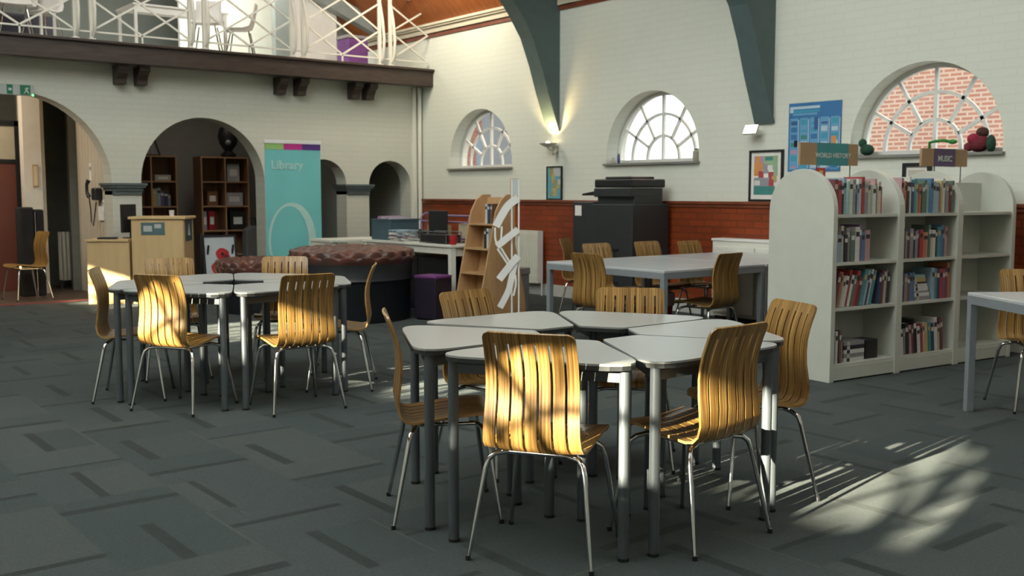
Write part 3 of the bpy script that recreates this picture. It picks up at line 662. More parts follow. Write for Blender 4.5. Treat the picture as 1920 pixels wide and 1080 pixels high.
for c in range(5):
    u = .03 + c * .195; pp.append((u, u + .155, .03, .78, po2)); pp.append((u + .16, u + .175, .05, .76, po3))
    for rI in range(7): pp.append((u + .02, u + .14, .05 + rI * .105, .05 + rI * .105 + rr.choice((.03, .06, .075)), rr.choice((po1, po4, po5, po3, pl_, pt, po4))))
pp += [(.83, .92, .38, .50, po), (.12, .18, .36, .46, BLACK), (.50, .57, .60, .78, po5)]
poster('wall_poster', 'large blue poster of small columns on the wall left of the big window', 'poster', 5.955, 6.57, 1.56, 2.245, None, .0, pp, mount=po1)
poster('small_frame', 'small black framed picture on the dado behind the middle bookcase bay', 'picture', 5.0, 5.28, 1.257, 1.62, BLACK, .035, [(.1, .9, .3, .9, F('print_beige', (.50, .46, .38))), (.1, .9, .0, .3, pgrey)])

# wall uplighter with its own warm lamp
ul = thing('wall_uplighter', 'white bowl uplighter glowing under the left roof brace', 'wall lamp', (XR, 10.22, 1.96))
MB().tube([(0, 0, -.05), (-.10, 0, -.06), (-.15, 0, -.02)], .012).box(-.03, 0, -.03, .03, -.10, .0).build('bracket', WHITE, ul)
MB().lathe([(.02, -.03), (.06, -.015), (.11, .012), (.118, .022), (.112, .022), (.05, 0.002)], -.13, 0).build('lamp_bowl', WHITE, ul, smooth=True)
MB().ball((-.13, 0, .02), .028).build('bulb', mat('bulb_glow', (1, .78, .42), emit=14), ul)
MB().tube([(-.03, -.05, -.07), (-.11, -.09, -.12)], .022).build('camera_head', mat('beige_plastic', (.45, .43, .33), .5, var=.05), ul)
ld = bpy.data.lights.new('uplight', 'SPOT'); ld.energy = 60; ld.color = (1, .72, .36); ld.spot_size = R(120); ld.spot_blend = .8; ld.shadow_soft_size = .05
lo = bpy.data.objects.new('uplight', ld); C.objects.link(lo); lo.location = (XR - .13, 10.22, 2.03); lo.rotation_euler = (PI, 0, 0)
fl2 = thing('floodlight', 'square white glowing floodlight on the wall above the framed figure print', 'wall lamp', (XR, 6.95, 2.0))
MB().box(-.05, 0, -.03, .03, -.06, .0).bar((-.03, 0, -.04), (-.10, 0, -.02), .02, .02).build('bracket', WHITE, fl2)
pf = MB(); pf.M = Matrix.Translation((-.13, 0, .0)) @ Matrix.Rotation(R(25), 4, 'Y')
pf.box(-.012, .012, -.085, .085, -.05, .05); pf.build('housing', WHITE, fl2)
pf = MB(); pf.M = Matrix.Translation((-.13, 0, .0)) @ Matrix.Rotation(R(25), 4, 'Y'); pf.box(-.016, -.012, -.078, .078, -.045, .045)
pf.build('light_panel', mat('panel_glow', (1, .98, .9), emit=4), fl2)

# copier
cp = thing('photocopier', 'large dark grey office photocopier standing against the brick dado', 'photocopier', (8.08, 8.12, 0), 0)
MB().box(0, .58, 0, .66, .04, 1.22).build('body', DGREY, cp, bevel=.01)
MB().box(.03, .55, .665, 1.02, .04, 1.24).build('side_feeder', DGREY, cp, bevel=.01)
MB().box(-.01, .5, .02, .62, 1.30, 1.40).box(.05, .5, .02, .62, 1.20, 1.31).build('scanner', DGREY, cp, bevel=.01)
MB().box(-.02, .52, .0, .60, 1.405, 1.50).box(.05, .45, .1, .5, 1.50, 1.53).build('document_lid', BLACK, cp, bevel=.02)
ct = MB(); ct.M = Matrix.Translation((.1, .62, 1.36)) @ Matrix.Rotation(R(-8), 4, 'X'); ct.box(0, .3, -.1, .32, 0, .02); ct.build('paper_tray', BLACK, cp)
MB().box(-.004, 0, .05, .60, .62, .64).box(-.004, 0, .05, .60, .42, .44).box(-.004, 0, .05, .60, .24, .26).build('drawer_gap', BLACK, cp)
for z in (.52, .33, .70): 
    MB().box(-.012, 0, .22, .44, z, z + .02).build('drawer_handle', BLACK, cp)
MB().box(.026, .03, .87, .98, 1.08, 1.20).build('notice', PAPER, cp)
for (x, y) in ((.05, .05), (.5, .05), (.05, .95), (.5, .95)): MB().cyl(x, y, 0, .045, .03).build('castor', BLACK, cp)
MB().box(-.008, -.001, .1, .5, .10, .14).build('green_strip', F('green_plastic', (.02, .16, .08)), cp)
# radiator
def radiator(label, loc, rz, L, h, z0):
    t = thing('radiator', label, 'radiator', loc, rz, None); m = MB()
    m.box(-.10, -.03, 0, L, z0, z0 + h)
    k = int(L / .055)
    for i in range(k): m.box(-.106, -.10, .012 + i * .055, .012 + i * .055 + .032, z0 + .05, z0 + h - .05)
    m.build('panel', mat('radiator_enamel', (.62, .62, .52), .35, var=.04), t, bevel=.004)
    MB().box(-.11, -.02, -.004, 0, z0 + .01, z0 + h).build('end_cap', WHITE, t)
    MB().tube([(-.06, -.03, 0), (-.06, -.03, z0 + .05), (-.06, .0, z0 + .05)], .01).tube([(-.06, L + .03, 0), (-.06, L + .03, z0 + .05), (-.06, L, z0 + .05)], .01).build('valve_pipe', WHITE, t)
    MB().box(-.03, 0, .1, .14, z0 + .1, z0 + .2).box(-.03, 0, L - .14, L - .1, z0 + .1, z0 + .2).build('wall_bracket', WHITE, t)
    return t
radiator('cream panel radiator below the framed map, beside the display stand', (XR - .065, 10.37, 0), 0, 1.3, .69, .16)
radiator('cream radiator in the dim hall seen through the big left arch', (4.02, 15.25, 0), R(-90), .0001 + .32, .72, .10) if False else None
# low white cabinet
cb = thing('low_cabinet', 'low white cabinet against the brick dado behind the light wooden chair', 'cabinet', (8.50, 5.6, 0))
MB().box(0, .19, 0, 1.73, .04, .84).build('carcass', OFFW, cb, bevel=.004)
MB().box(-.01, .19, -.01, 1.74, .84, .865).build('cabinet_top', WHITE, cb, bevel=.003)
for k in range(3): 
    d = MB().box(-.018, 0, .02 + k * .57, .56 + k * .57, .08, .78).build('door', OFFW, cb, bevel=.003)
    MB().box(-.03, -.018, .50 + k * .57, .52 + k * .57, .40, .52).build('handle', STEEL, d)
MB().box(.02, .17, .02, 1.7, 0, .04).build('plinth', BLACK, cb)
# red bin
bn = thing('waste_bin', 'red bin with a pale pink liner under the long white table', 'bin', (6.88, 6.60, 0))
MB().lathe([(.13, 0), (.165, .40), (.168, .41), (.16, .41), (.13, .05)]).build('bin_body', F('bin_red', (.42, .015, .035), .4), bn, smooth=True)
MB().lathe([(.17, .32), (.178, .36), (.172, .43), (.12, .445), (.11, .43)]).build('bin_liner', F('liner_pink', (.55, .36, .42), .5), bn, smooth=True)

# things on the sills
def plush(label, y, z, parts_, cat='soft toy'):
    t = thing('soft_toy', label, cat, (XR + .08, y, z)); 
    for nm, c, r, sc, mm in parts_: MB().ball(c, r, 14, 0, sc).build(nm, mm, t, smooth=True)
    return t
dg_ = mat('dark_green_plush', (.015, .06, .035), .9, var=.3, scale=30); rb = mat('red_brown_plush', (.16, .02, .03), .9, var=.4, scale=20); bgm = mat('bright_green_plush', (.04, .22, .04), .9, var=.3, scale=30); bpl = mat('brown_plush', (.07, .025, .018), .9, var=.3, scale=30)
plush('dark green soft toy at the left end of the big window sill', 5.72, 1.702, [('body', (0, 0, .055), .055, (1, 1.3, 1), dg_), ('head', (0, .05, .12), .04, (1, 1, 1.1), dg_)])
plush('red and brown soft toy at the right end of the big window sill', 4.62, 1.702, [('body', (0, 0, .08), .08, (.9, 1.2, 1), rb), ('head', (0, -.03, .17), .055, (1, 1, .9), bpl), ('leg', (-.02, -.12, .07), .06, (.9, .6, 1.3), dg_), ('chest', (-.04, .03, .12), .05, (.8, 1.1, .9), mat('crimson_plush', (.30, .02, .05), .9, var=.2, scale=30)), ('arm', (0, .09, .05), .045, (.8, 1, .9), rb)])
t = plush('bright green soft snake beside the red and brown toy', 4.95, 1.702, [('head', (-.02, -.10, .10), .028, (1, 1.5, .8), bgm)])
MB().tube([(-.02, -.08, .10), (-.02, -.02, .115), (-.02, .06, .11), (-.02, .12, .10), (0, .13, .03), (0, .10, .0)], .014).build('body', bgm, t, smooth=True)
for lb, y, h, rr_, cc in (('small white jar at the left corner of the glowing window sill', 9.20, .07, .03, (.55, .53, .48)), ('small blue bottle at the left corner of the glowing window sill', 9.11, .12, .018, (.05, .08, .2)), ('pale tall jar at the right corner of the glowing window sill', 7.86, .14, .045, (.35, .33, .26))):
    j = thing('ornament_jar', lb, 'jar', (XR + .06, y, 1.701)); MB().lathe([(rr_ * .8, 0), (rr_, h * .2), (rr_, h * .75), (rr_ * .6, h * .9)]).build('jar_body', F('jar_%d' % int(y * 100), cc, .3), j, smooth=True)
    MB().cyl(0, 0, h * .9, h, rr_ * .62).build('lid', STEEL, j)

# ================================================================ DISPLAY STAND (birch) AND WHITE LATTICE STAND
ds = thing('leaning_bookstand', 'tall tapering birch bookstand with a leaning open side and few books', 'bookstand', (6.30, 8.62, 0), R(4))
def lean(z): return .02 + .30 * (z / 1.30)       # front edge x at height z
for yy in (0, .40):
    MB().prism([[(0.02, 0), (.72, 0), (.70, .25), (.56, .80), (.56, 1.33), (.44, 1.33), (.36, 1.27), (lean(1.15), 1.15)]], lambda u, v, t: (u, t, v), yy, yy + .02).build('side_panel', BIRCH, ds)
for z in (.22, .50, .76, 1.02):
    MB().box(lean(z), .50, .02, .40, z - .018, z).build('shelf', BIRCH, ds)
MB().add([(.30, .02, .03), (.30, .40, .03), (.52, .40, 1.30), (.52, .02, 1.30), (.315, .02, .03), (.315, .40, .03), (.535, .40, 1.30), (.535, .02, 1.30)],
         [(0, 1, 2, 3), (7, 6, 5, 4), (0, 4, 5, 1), (1, 5, 6, 2), (2, 6, 7, 3), (3, 7, 4, 0)]).build('back_panel', BIRCH, ds)
MB().box(.05, .50, .02, .40, .0, .05).build('plinth', BIRCH, ds)
MB().box(.54, .66, .04, .06, 1.30, 1.50).build('header_board', BIRCH, ds)
DM = Matrix.Translation((6.30, 8.62, 0)) @ Matrix.Rotation(R(4), 4, 'Z')
for k, (cn, y0, z, nm) in enumerate((('brown', .06, 1.02, 'brown book on the top shelf of the birch bookstand'), ('navy', .10, 1.02, 'navy book on the top shelf of the birch bookstand'), ('white', .14, 1.02, 'white book on the top shelf of the birch bookstand'),
                                     ('white', .05, .76, 'white book leaning on the second shelf of the birch bookstand'), ('black', .09, .76, 'black book on the second shelf of the birch bookstand'))):
    o = put_book(cn, DM @ Matrix.Translation((lean(z) + .03, y0 + .034, z + .001)) @ Matrix.Rotation(R(-90), 4, 'Z'), .030, .12, .21, nm, 'books on the birch bookstand')
ls = thing('lattice_stand', 'white metal display stand of curved strips beside the birch bookstand', 'display stand', (6.66, 8.36, 0), R(-38))
for x in (-.066, .006):
    MB().box(x - .008, x + .008, -.012, .012, .02, 1.49).build('upright', WHITE, ls)
MB().box(-.075, .014, -.008, .008, 1.32, 1.49).build('header_panel', mat('pale_grey_sheet', (.50, .53, .52), .4, var=.03), ls)
for x in (-.066, .006): MB().box(x - .015, x + .015, -.16, .16, 0, .02).build('foot_bar', WHITE, ls)
def ribbon(pts, wd, y=0.0):
    P = [Vector((x, z)) for x, z in pts]; Q = []
    for a, b in zip(P, P[1:]):
        for k in range(5): Q.append(a.lerp(b, k / 5))
    Q.append(P[-1]); 
    for _ in range(4): Q = [Q[0]] + [(Q[k - 1] + 2 * Q[k] + Q[k + 1]) / 4 for k in range(1, len(Q) - 1)] + [Q[-1]]
    L_, R_ = [], []
    for k, p in enumerate(Q):
        d = (Q[min(k + 1, len(Q) - 1)] - Q[max(k - 1, 0)]).normalized(); n = Vector((-d.y, d.x)) * wd / 2; L_.append(tuple(p + n)); R_.append(tuple(p - n))
    return MB().prism([L_ + R_[::-1]], lambda u, v, t: (u, t, v), y - .004, y + .004)
bands = [([(0, 1.295), (-.11, 1.22), (-.19, 1.08), (-.23, 1.0)], .080, -.02), ([(-.24, .99), (-.24, .87), (-.21, .79)], .020, -.02), ([(-.17, 1.0), (-.176, .87), (-.187, .81)], .020, -.02),
         ([(0, .97), (-.12, .877), (-.22, .795)], .070, -.03), ([(-.215, .77), (-.154, .68), (-.094, .585)], .020, -.02), ([(-.187, .795), (-.121, .685), (-.077, .61)], .020, -.02),
         ([(0, .695), (-.094, .585), (-.198, .45)], .075, -.03), ([(-.035, .62), (-.066, .48), (-.094, .34), (-.15, .23), (-.19, .155)], .065, -.02), ([(-.03, .50), (-.02, .40), (-.05, .28)], .02, -.03)]
for p_, w_, y_ in bands: ribbon(p_, w_, y_).build('curved_band', WHITE, ls)
gb = thing('grey_bin', 'small grey lidded bin between the lattice stand and the radiator', 'bin', (7.16, 9.06, 0), R(5))
MB().box(0, .24, 0, .26, 0, .42).build('bin_body', flat('bin_grey', (.25, .25, .24), .5), gb, bevel=.01); MB().box(-.01, .25, -.01, .27, .42, .50).build('lid', flat('lid_taupe', (.30, .28, .27), .5), gb, bevel=.012)
fs_ = thing('picture_stack', 'dark picture frames leaning between the reception counter and the poppy picture', 'pictures', (5.02, 12.88, 0), R(-8))
for k in range(3): MB().bar((.04 * k, .03 * k, 0), (.04 * k + .03, .03 * k + .10, .82 - .05 * k), .16, .02).build('frame', BLACK, fs_)
MB().bar((.02, -.012, .08), (.045, .068, .74), .11, .004).build('frame_backing', DGREY, fs_)
# ================================================================ LEATHER SEATS
def pouffe(label, x, y, r, h, top_mat, groups, seat_z):
    t = thing('chesterfield_seat', label, 'leather seat', (x, y, 0), 0, groups)
    MB().lathe([(r * .93, .0), (r * .95, .03), (r * .95, seat_z - .02), (r * .97, seat_z), (r * .99, seat_z + .02), (r * .97, seat_z + .05), (r * .99, h - .13), (r * .9, h - .12), (.02, h - .12)], n=48).build('base', LEATHER, t, smooth=True)
    # buttoned top: rolled rim and domed centre with dimples
    vs = []; fs = []; nr, na = 30, 144
    for i in range(nr + 1):
        q = i / nr
        for j in range(na):
            a = 2 * PI * j / na
            rr_ = r * 1.03 * (1 - .0 * q) * (math.cos(q * PI / 2 * .0) * 1)
            if q < .35:
                s = q / .35; rad = r * (0.985 + .055 * math.sin(s * PI)) - r * .16 * s * s; z = h - .16 + .15 * math.sin(s * PI / 2)
            else:
                s = (q - .35) / .65; rad = r * .825 * (1 - s); z = h - .01 + .018 * math.sin(s * PI) - .02 * s
            k = 22 if q < .55 else (14 if q < .8 else 7)
            ph = (int(q * 7) % 2) * .5
            dim = abs(math.sin((a * k / (2 * PI) + ph) * PI)) ** .6 * abs(math.sin(q * 7 * PI)) ** .5
            z += .036 * (dim - .5); rad += (.028 * (dim - .5)) if q < .35 else 0
            vs.append((rad * math.cos(a), rad * math.sin(a), z))
    for i in range(nr):
        for j in range(na): fs.append((i * na + j, i * na + (j + 1) % na, (i + 1) * na + (j + 1) % na, (i + 1) * na + j))
    MB().add(vs, fs).build('tufted_top', top_mat, t, smooth=True)
    for k in range(6): MB().cyl(r * .8 * math.cos(k * PI / 3), r * .8 * math.sin(k * PI / 3), 0, .03, .03).build('foot', BLACK, t)
    return t
pouffe('large round black leather seat with a buttoned reddish brown top', 5.50, 9.78, .66, .765, BLEATHER, 'round leather seats', .42)
pouffe('smaller round brown leather seat half behind the left table ring', 4.98, 11.05, .46, .60, BLEATHER, 'round leather seats', .38)
st = thing('cube_stool', 'dark purple cube stool beside the large round leather seat', 'stool', (6.02, 8.95, 0), R(15))
MB().box(0, .27, 0, .3, .015, .44).build('base', F('black_purple_vinyl', (.014, .009, .020), .5), st, bevel=.008)
MB().box(-.004, .274, -.004, .304, .44, .475).build('cushion', F('purple_vinyl', (.12, .03, .14), .5), st, bevel=.012)
for a in ((.03, .03), (.24, .03), (.03, .27), (.24, .27)): MB().cyl(a[0], a[1], 0, .015, .015).build('foot', BLACK, st)

# ================================================================ WHITE WORK TABLE AND CLUTTER
wt = thing('work_table', 'long white work table loaded with crates and papers behind the leather seat', 'table', (6.34, 9.12, 0), R(0))
MB().box(0, .70, 0, 1.9, .755, .785).build('tabletop', OFFW, wt, bevel=.004)
MB().box(.02, .68, .03, .05, .66, .755).box(.02, .04, .05, 1.86, .68, .755).box(.66, .68, .05, 1.86, .68, .755).build('apron', OFFW, wt)
for a in ((.01, .01), (.62, .01), (.01, 1.83), (.62, 1.83)): MB().box(a[0], a[0] + .06, a[1], a[1] + .06, 0, .755).build('leg', OFFW, wt)
wb = thing('side_desk', 'white desk top behind the work table, left of the blue-grey crate', 'desk', (6.0, 11.15, 0), R(0))
MB().box(0, .9, 0, .6, .745, .775).build('desktop', OFFW, wb, bevel=.003); MB().box(.02, .06, .02, .58, 0, .745).build('leg_panel', OFFW, wb); MB().box(.84, .88, .02, .58, 0, .745).build('leg_panel', OFFW, wb)
ub = thing('storage_unit', 'black cupboard standing in the shade beneath the white work table', 'cupboard', (6.50, 9.25, 0), 0)
MB().box(0, .48, 0, 1.5, .02, .62).build('carcass', BLACK, ub, bevel=.004)
MB().box(-.015, 0, .02, .74, .04, .60).build('door', BLACK, ub); MB().box(-.015, 0, .76, 1.48, .04, .60).build('door', BLACK, ub)
MB().box(.02, .46, .02, 1.48, 0, .02).build('plinth', BLACK, ub)
cr = thing('storage_crate', 'blue-grey open crate holding pale folders on the work table', 'crate', (6.42, 10.48, .786), R(8))
CRM = mat('blue_grey_plastic', (.045, .085, .105), .5, var=.08)
MB().box(0, .44, 0, .36, 0, .015).box(0, .44, 0, .012, .015, .25).box(0, .44, .348, .36, .015, .25).box(0, .012, .012, .348, .015, .25).box(.428, .44, .012, .348, .015, .25).box(-.01, .45, -.01, .0, .23, .25).box(-.01, .0, 0, .36, .23, .25).build('crate_body', CRM, cr)
for k in range(4): MB().box(.03, .40, .05 + k * .07, .07 + k * .07, .015, .265 + .006 * k).build('folder', F('folder_%d' % k, ((.5, .48, .5), (.45, .28, .42), (.5, .5, .46), (.4, .22, .38))[k]), cr)
tb = thing('wire_trolley_rack', 'purple tubed wire rack with boxes at the back of the work table', 'rack', (6.72, 9.30, .786), 0)
PUR = mat('purple_tube', (.17, .12, .24), .35, var=.1)
for y in (.02, .98):
    MB().tube([(0, y, .0), (0, y, .26), (.02, y, .30), (.06, y, .32), (.22, y, .32), (.26, y, .30), (.28, y, .26), (.28, y, .0)], .011).build('end_hoop', PUR, tb, smooth=True)
MB().tube([(0.0, .02, .23), (0.0, .98, .23)], .009).tube([(.28, .02, .29), (.28, .98, .29)], .013).tube([(.0, .02, .05), (.0, .98, .05)], .009).build('side_bar', PUR, tb, smooth=True)
MB().box(0, .28, .03, .97, .03, .04).build('tray', STEEL, tb)
def small_box(name, label, cat, x, y, z, a, b, c, m, rz=0, nm='box_body', lid=None):
    t = thing(name, label, cat, (x, y, z), R(rz)); MB().box(0, a, 0, b, 0, c).build(nm, m, t, bevel=.003)
    MB().box(-.002, a + .002, b * .45, b * .55, c, c + .002).build('tape_strip', lid or PAPER, t); return t
small_box('parcel', 'small light brown parcel in the purple rack', 'parcel', 6.75, 9.98, .828, .2, .22, .14, CARD)
small_box('parcel', 'cream parcel in the right end of the purple rack', 'parcel', 6.75, 9.36, .828, .18, .2, .17, F('cream_card', (.45, .38, .26)))
mn = thing('monitor', 'black computer monitor seen from behind on the work table', 'monitor', (6.62, 9.62, .786), 0)
MB().box(0, .03, 0, .36, .09, .36).build('screen_case', BLACK, mn, bevel=.008); MB().box(.03, .06, .15, .21, 0, .2).build('stand_neck', BLACK, mn); MB().box(-.03, .09, .08, .28, 0, .012).build('stand_base', BLACK, mn)
bt = thing('book_trolley_box', 'low black box with a steel frame at the front of the work table', 'box', (6.38, 9.28, .786), 0)
MB().box(0, .2, 0, .5, .01, .10).build('box_body', BLACK, bt, bevel=.004)
MB().tube([(.0, -.01, .0), (.0, -.01, .13), (.0, .51, .13), (.0, .51, 0)], .006).tube([(.2, -.01, .0), (.2, -.01, .13), (.2, .51, .13), (.2, .51, 0)], .006).build('wire_frame', STEEL, bt, smooth=True)
pm = thing('paper_stack', 'untidy stack of magazines and papers between crate and black box', 'papers', (6.36, 10.10, .786), 0)
rr = random.Random(5)
for k in range(9):
    s = MB(); s.M = Matrix.Translation((.12, .18, .004 + k * .014)) @ Matrix.Rotation(R(rr.uniform(-25, 25)), 4, 'Z'); s.box(-.11, .11, -.15, .15, 0, .012)
    s.build('magazine', BMAT[rr.choice(('grey', 'white', 'purple', 'pale blue', 'pink', 'white'))], pm)
rm = thing('mug', 'small red mug at the right end of the work table', 'mug', (6.40, 9.17, .786), 0)
MB().lathe([(.035, 0), (.04, .01), (.04, .10), (.035, .10), (.033, .02)]).build('mug_body', F('mug_red', (.42, .02, .03), .3), rm, smooth=True)
MB().tube([(.04, 0, .08), (.065, 0, .07), (.065, 0, .04), (.04, 0, .03)], .005).build('handle', F('mug_red', (.42, .02, .03), .3), rm, smooth=True)
bg_ = thing('cable_tangle', 'dark bundled headphones and cables on the work table', 'cables', (6.60, 9.36, .90), 0)
bg_.location = (6.52, 9.90, .787)
cc = MB(); rr = random.Random(2)
pts_ = [(rr.uniform(-.09, .09), rr.uniform(-.08, .08), .02 + rr.uniform(0, .12)) for _ in range(26)]
cc.tube(pts_, .014, 8); cc.build('cable', BLACK, bg_, smooth=True)
small_box('white_box_file', 'white box at the right of the work table behind the birch stand', 'box', 6.78, 9.14, .786, .22, .12, .10, WHITE)

# ================================================================ BANNER, POPPY PICTURE, RECEPTION
bn = thing('roll_up_banner', 'tall teal roll-up banner reading Library with green, pink and purple blocks on top', 'banner', (5.68, 12.30, 0), R(-1))
MB().box(-.01, .79, -.06, .10, 0, .07).build('base_cassette', STEEL, bn, bevel=.01)
MB().box(0, .78, 0, .006, .07, 1.975).build('banner_sheet', TEAL, bn)
MB().box(0, .26, -.003, 0, 1.90, 1.975, 0).box(.26, .52, -.003, 0, 1.90, 1.975, 1).box(.52, .78, -.003, 0, 1.90, 1.975, 2).build('colour_blocks', [F('lime', (.30, .50, .16)), F('magenta', (.50, .03, .24)), F('violet', (.09, .03, .20))], bn)
MB().box(-.005, .785, -.012, .018, 1.975, 2.02).build('top_rail', mat('white_plastic', (.72, .72, .70), .4, var=.03), bn, bevel=.004)
MB().tube([(.40, .03, .07), (.40, .03, 1.98)], .01).build('support_pole', STEEL, bn)
tl = mat('banner_pale', (.42, .62, .58), .5, var=.04)
text('lettering', 'Library', .155, tl, at(.08, -.004, 1.70, FACE_S), bn, align='LEFT')
# large pale O-shaped ring: thick on the right, thin on the left
oo = [(.36 + .335 * math.cos(a), .72 + .50 * math.sin(a)) for a in [2 * PI * i / 60 for i in range(60)]]
oi = [(.325 + .265 * math.cos(a), .72 + .455 * math.sin(a)) for a in [2 * PI * i / 60 for i in range(60)]]
MB().prism([oo, oi], lambda u, v, t: (u, t, v), -.003, -.0005).build('ring_motif', tl, bn)

pc = thing('poppy_picture', 'dark framed picture of two red poppies leaning by the office arch', 'picture', (4.85, 12.25, 0), 0)
pcm = Matrix.Rotation(R(-7), 4, 'X'); 
q = MB(); q.M = pcm; q.prism([[(0, 0), (.44, 0), (.44, .83), (0, .83)], [(.025, .025), (.415, .025), (.415, .805), (.025, .805)]], lambda u, v, t: (u, t, v), 0, .025); q.build('frame', BLACK, pc)
q = MB(); q.M = pcm; q.box(.02, .42, .01, .022, .02, .81); q.build('picture_sheet', F('poppy_ground', (.40, .44, .45)), pc)
for (x, z, r_) in ((.25, .59, .085), (.18, .42, .085), (.30, .545, .05)):
    q = MB(); q.M = pcm; q.prism([[(x + r_ * (1 + .05 * math.sin(5 * a)) * math.cos(a), z + r_ * .9 * (1 + .05 * math.cos(3 * a)) * math.sin(a)) for a in [2 * PI * i / 28 for i in range(28)]]], lambda u, v, t: (u, t, v), .0075, .0095); q.build('poppy_flower', F('poppy_red', (.36, .012, .02)), pc)
    q = MB(); q.M = pcm; q.prism([[(x + .02 * math.cos(a), z + .02 * math.sin(a)) for a in [2 * PI * i / 12 for i in range(12)]]], lambda u, v, t: (u, t, v), .0065, .0074); q.build('poppy_heart', BLACK, pc)
q = MB(); q.M = pcm; q.bar((.17, .0085, .36), (.16, .0085, .10), .002, .012, up=(1, 0, 0)); q.bar((.25, .0085, .52), (.21, .0085, .10), .002, .012, up=(1, 0, 0)); q.build('poppy_stem', F('stem_green', (.08, .14, .07)), pc)
MB().bar((.06, .05, .7), (.06, .30, .0), .02, .02).bar((.38, .05, .7), (.38, .30, .0), .02, .02).build('easel_leg', BLACK, pc)

RC = Matrix.Translation((4.08, 12.62, 0)) @ Matrix.Rotation(R(-34), 4, 'Z')
rc = thing('reception_counter', 'tall pale wood reception counter with two small posters', 'counter', (4.08, 12.62, 0), R(-34))
MB().box(0, .62, 0, .50, 0, 1.03).build('carcass', MAPLE, rc, bevel=.003)
MB().box(-.03, .65, -.03, .53, 1.03, 1.06).build('counter_top', MAPLE, rc, bevel=.004)
MB().box(.01, .61, -.012, 0, .03, 1.01).build('front_panel', MAPLE, rc)
p = MB().box(.12, .40, -.018, -.012, .84, .99).build('notice', F('notice_teal', (.07, .13, .14)), rc)
MB().box(.15, .25, -.020, -.018, .88, .95).box(.28, .36, -.020, -.018, .92, .97).build('notice_print', F('notice_pale', (.42, .44, .42)), p)
p = MB().box(.62, .628, .08, .40, .76, 1.02).build('side_poster', F('notice_dark', (.03, .055, .07)), rc)
MB().prism([[(.18, .82), (.22, .84), (.25, .82), (.30, .82), (.26, .90), (.24, .97), (.21, .90)]], lambda u, v, t: (t, u, v), .628, .630).build('poster_figure', F('figure_pale', (.40, .50, .55)), p)
ld_ = thing('low_desk', 'low pale wood desk beside the reception counter with sunlight on its front', 'desk', (3.60, 12.94, 0), R(-34))
MB().box(0, .50, 0, .45, 0, .76).build('carcass', MAPLE, ld_, bevel=.003); MB().box(-.02, .495, -.02, .47, .76, .785).build('desktop', MAPLE, ld_, bevel=.003)
ld_.location = (3.64, 12.916, 0)
sm = thing('desk_screen', 'black slim computer screen on the low reception desk', 'monitor', (4.06, 12.96, .786), R(-60))
MB().box(0, .04, 0, .24, .07, .42).build('screen_case', BLACK, sm, bevel=.006); MB().box(.04, .07, .11, .17, 0, .2).build('stand_neck', BLACK, sm); MB().box(-.02, .10, .05, .23, 0, .012).build('stand_base', BLACK, sm)
kb = thing('keyboard', 'flat black keyboard on the low reception desk', 'keyboard', (3.76, 12.90, .786), R(-34)); MB().box(0, .22, 0, .10, 0, .018).build('case', BLACK, kb); MB().box(.01, .21, .01, .09, .018, .024).build('keys', DGREY, kb)
gl = thing('glass_tumbler', 'small clear glass on the reception counter', 'glass', (0, 0, 0)); gl.location = RC @ Vector((.46, .1, 1.061))
MB().lathe([(.026, 0), (.032, .075), (.030, .075), (.024, .008)]).build('glass_body', F('frosted_plastic', (.6, .6, .58), .2), gl, smooth=True); MB().cyl(0, 0, .008, .03, .022).build('water', F('water_tint', (.5, .52, .52), .1), gl)

# ================================================================ OFFICE behind the second arch
struct(MB().box(4.30, 4.45, 13.7, 16.4, 0, 2.95).build('wall_hall_side', OFFW))
struct(MB().box(4.45, XR, 16.2, 16.4, 0, 2.95).build('wall_office_back', F('office_plaster', (.32, .31, .28), .8)))
struct(MB().box(7.62, 7.72, 13.7, 16.2, 0, 2.95).build('wall_office_side', F('office_side', (.20, .21, .19), .8)))
def cube_shelf(label, x, y, cols, rows, s, grp):
    t = thing('cube_bookshelf', label, 'bookshelf', (x, y, 0), 0, grp); th = .022; Wd = cols * s + th; Hh = rows * s + th
    MB().box(0, Wd, .30, .31, 0, Hh).build('back_panel', OAKD, t)
    for k in range(cols + 1): MB().box(k * s, k * s + th, 0, .30, 0, Hh, 0).box(k * s, k * s + th, -.002, 0, 0, Hh, 1).build('upright', [OAKD, OAKL], t)
    for k in range(rows + 1): 
        for c in range(cols): MB().box(c * s + th, (c + 1) * s, 0, .30, k * s, k * s + th, 0).box(c * s + th, (c + 1) * s, -.002, 0, k * s, k * s + th, 1).build('shelf', [OAKD, OAKL], t)
    return t
s1 = .375
cube_shelf('oak cube bookshelf on the right of the office behind the second arch', 6.02, 15.3, 2, 5, s1, 'oak cube bookshelves in the office')
cube_shelf('oak cube bookshelf on the left of the office behind the second arch', 4.88, 15.3, 2, 5, s1, 'oak cube bookshelves in the office')
def on_shelf(name, label, cat, x, y, z, a, b, c, m, nm='body', rz=0, m2=None):
    t = thing(name, label, cat, (x, y, z), R(rz)); MB().box(0, a, 0, b, 0, c).build(nm, m, t, bevel=.002)
    MB().box(a * .2, a * .8, -.002, 0, c * .3, c * .7).build('spine_label', m2 or PAPER, t); return t
zc = lambda k: k * s1 + .023
on_shelf('photo_frame', 'silver framed photo in the top right cube of the right office bookshelf', 'picture', 6.47, 15.38, zc(4), .20, .02, .27, F('photo_grey', (.40, .43, .43)))
on_shelf('paper_pile', 'pile of white papers in the fourth-row right cube of the office bookshelf', 'papers', 6.43, 15.36, zc(3), .28, .2, .20, F('paper_w', (.42, .40, .42)))
on_shelf('red_folder', 'red box file in the middle left cube of the right office bookshelf', 'folder', 6.15, 15.36, zc(2), .10, .2, .29, F('file_red', (.34, .01, .015)))
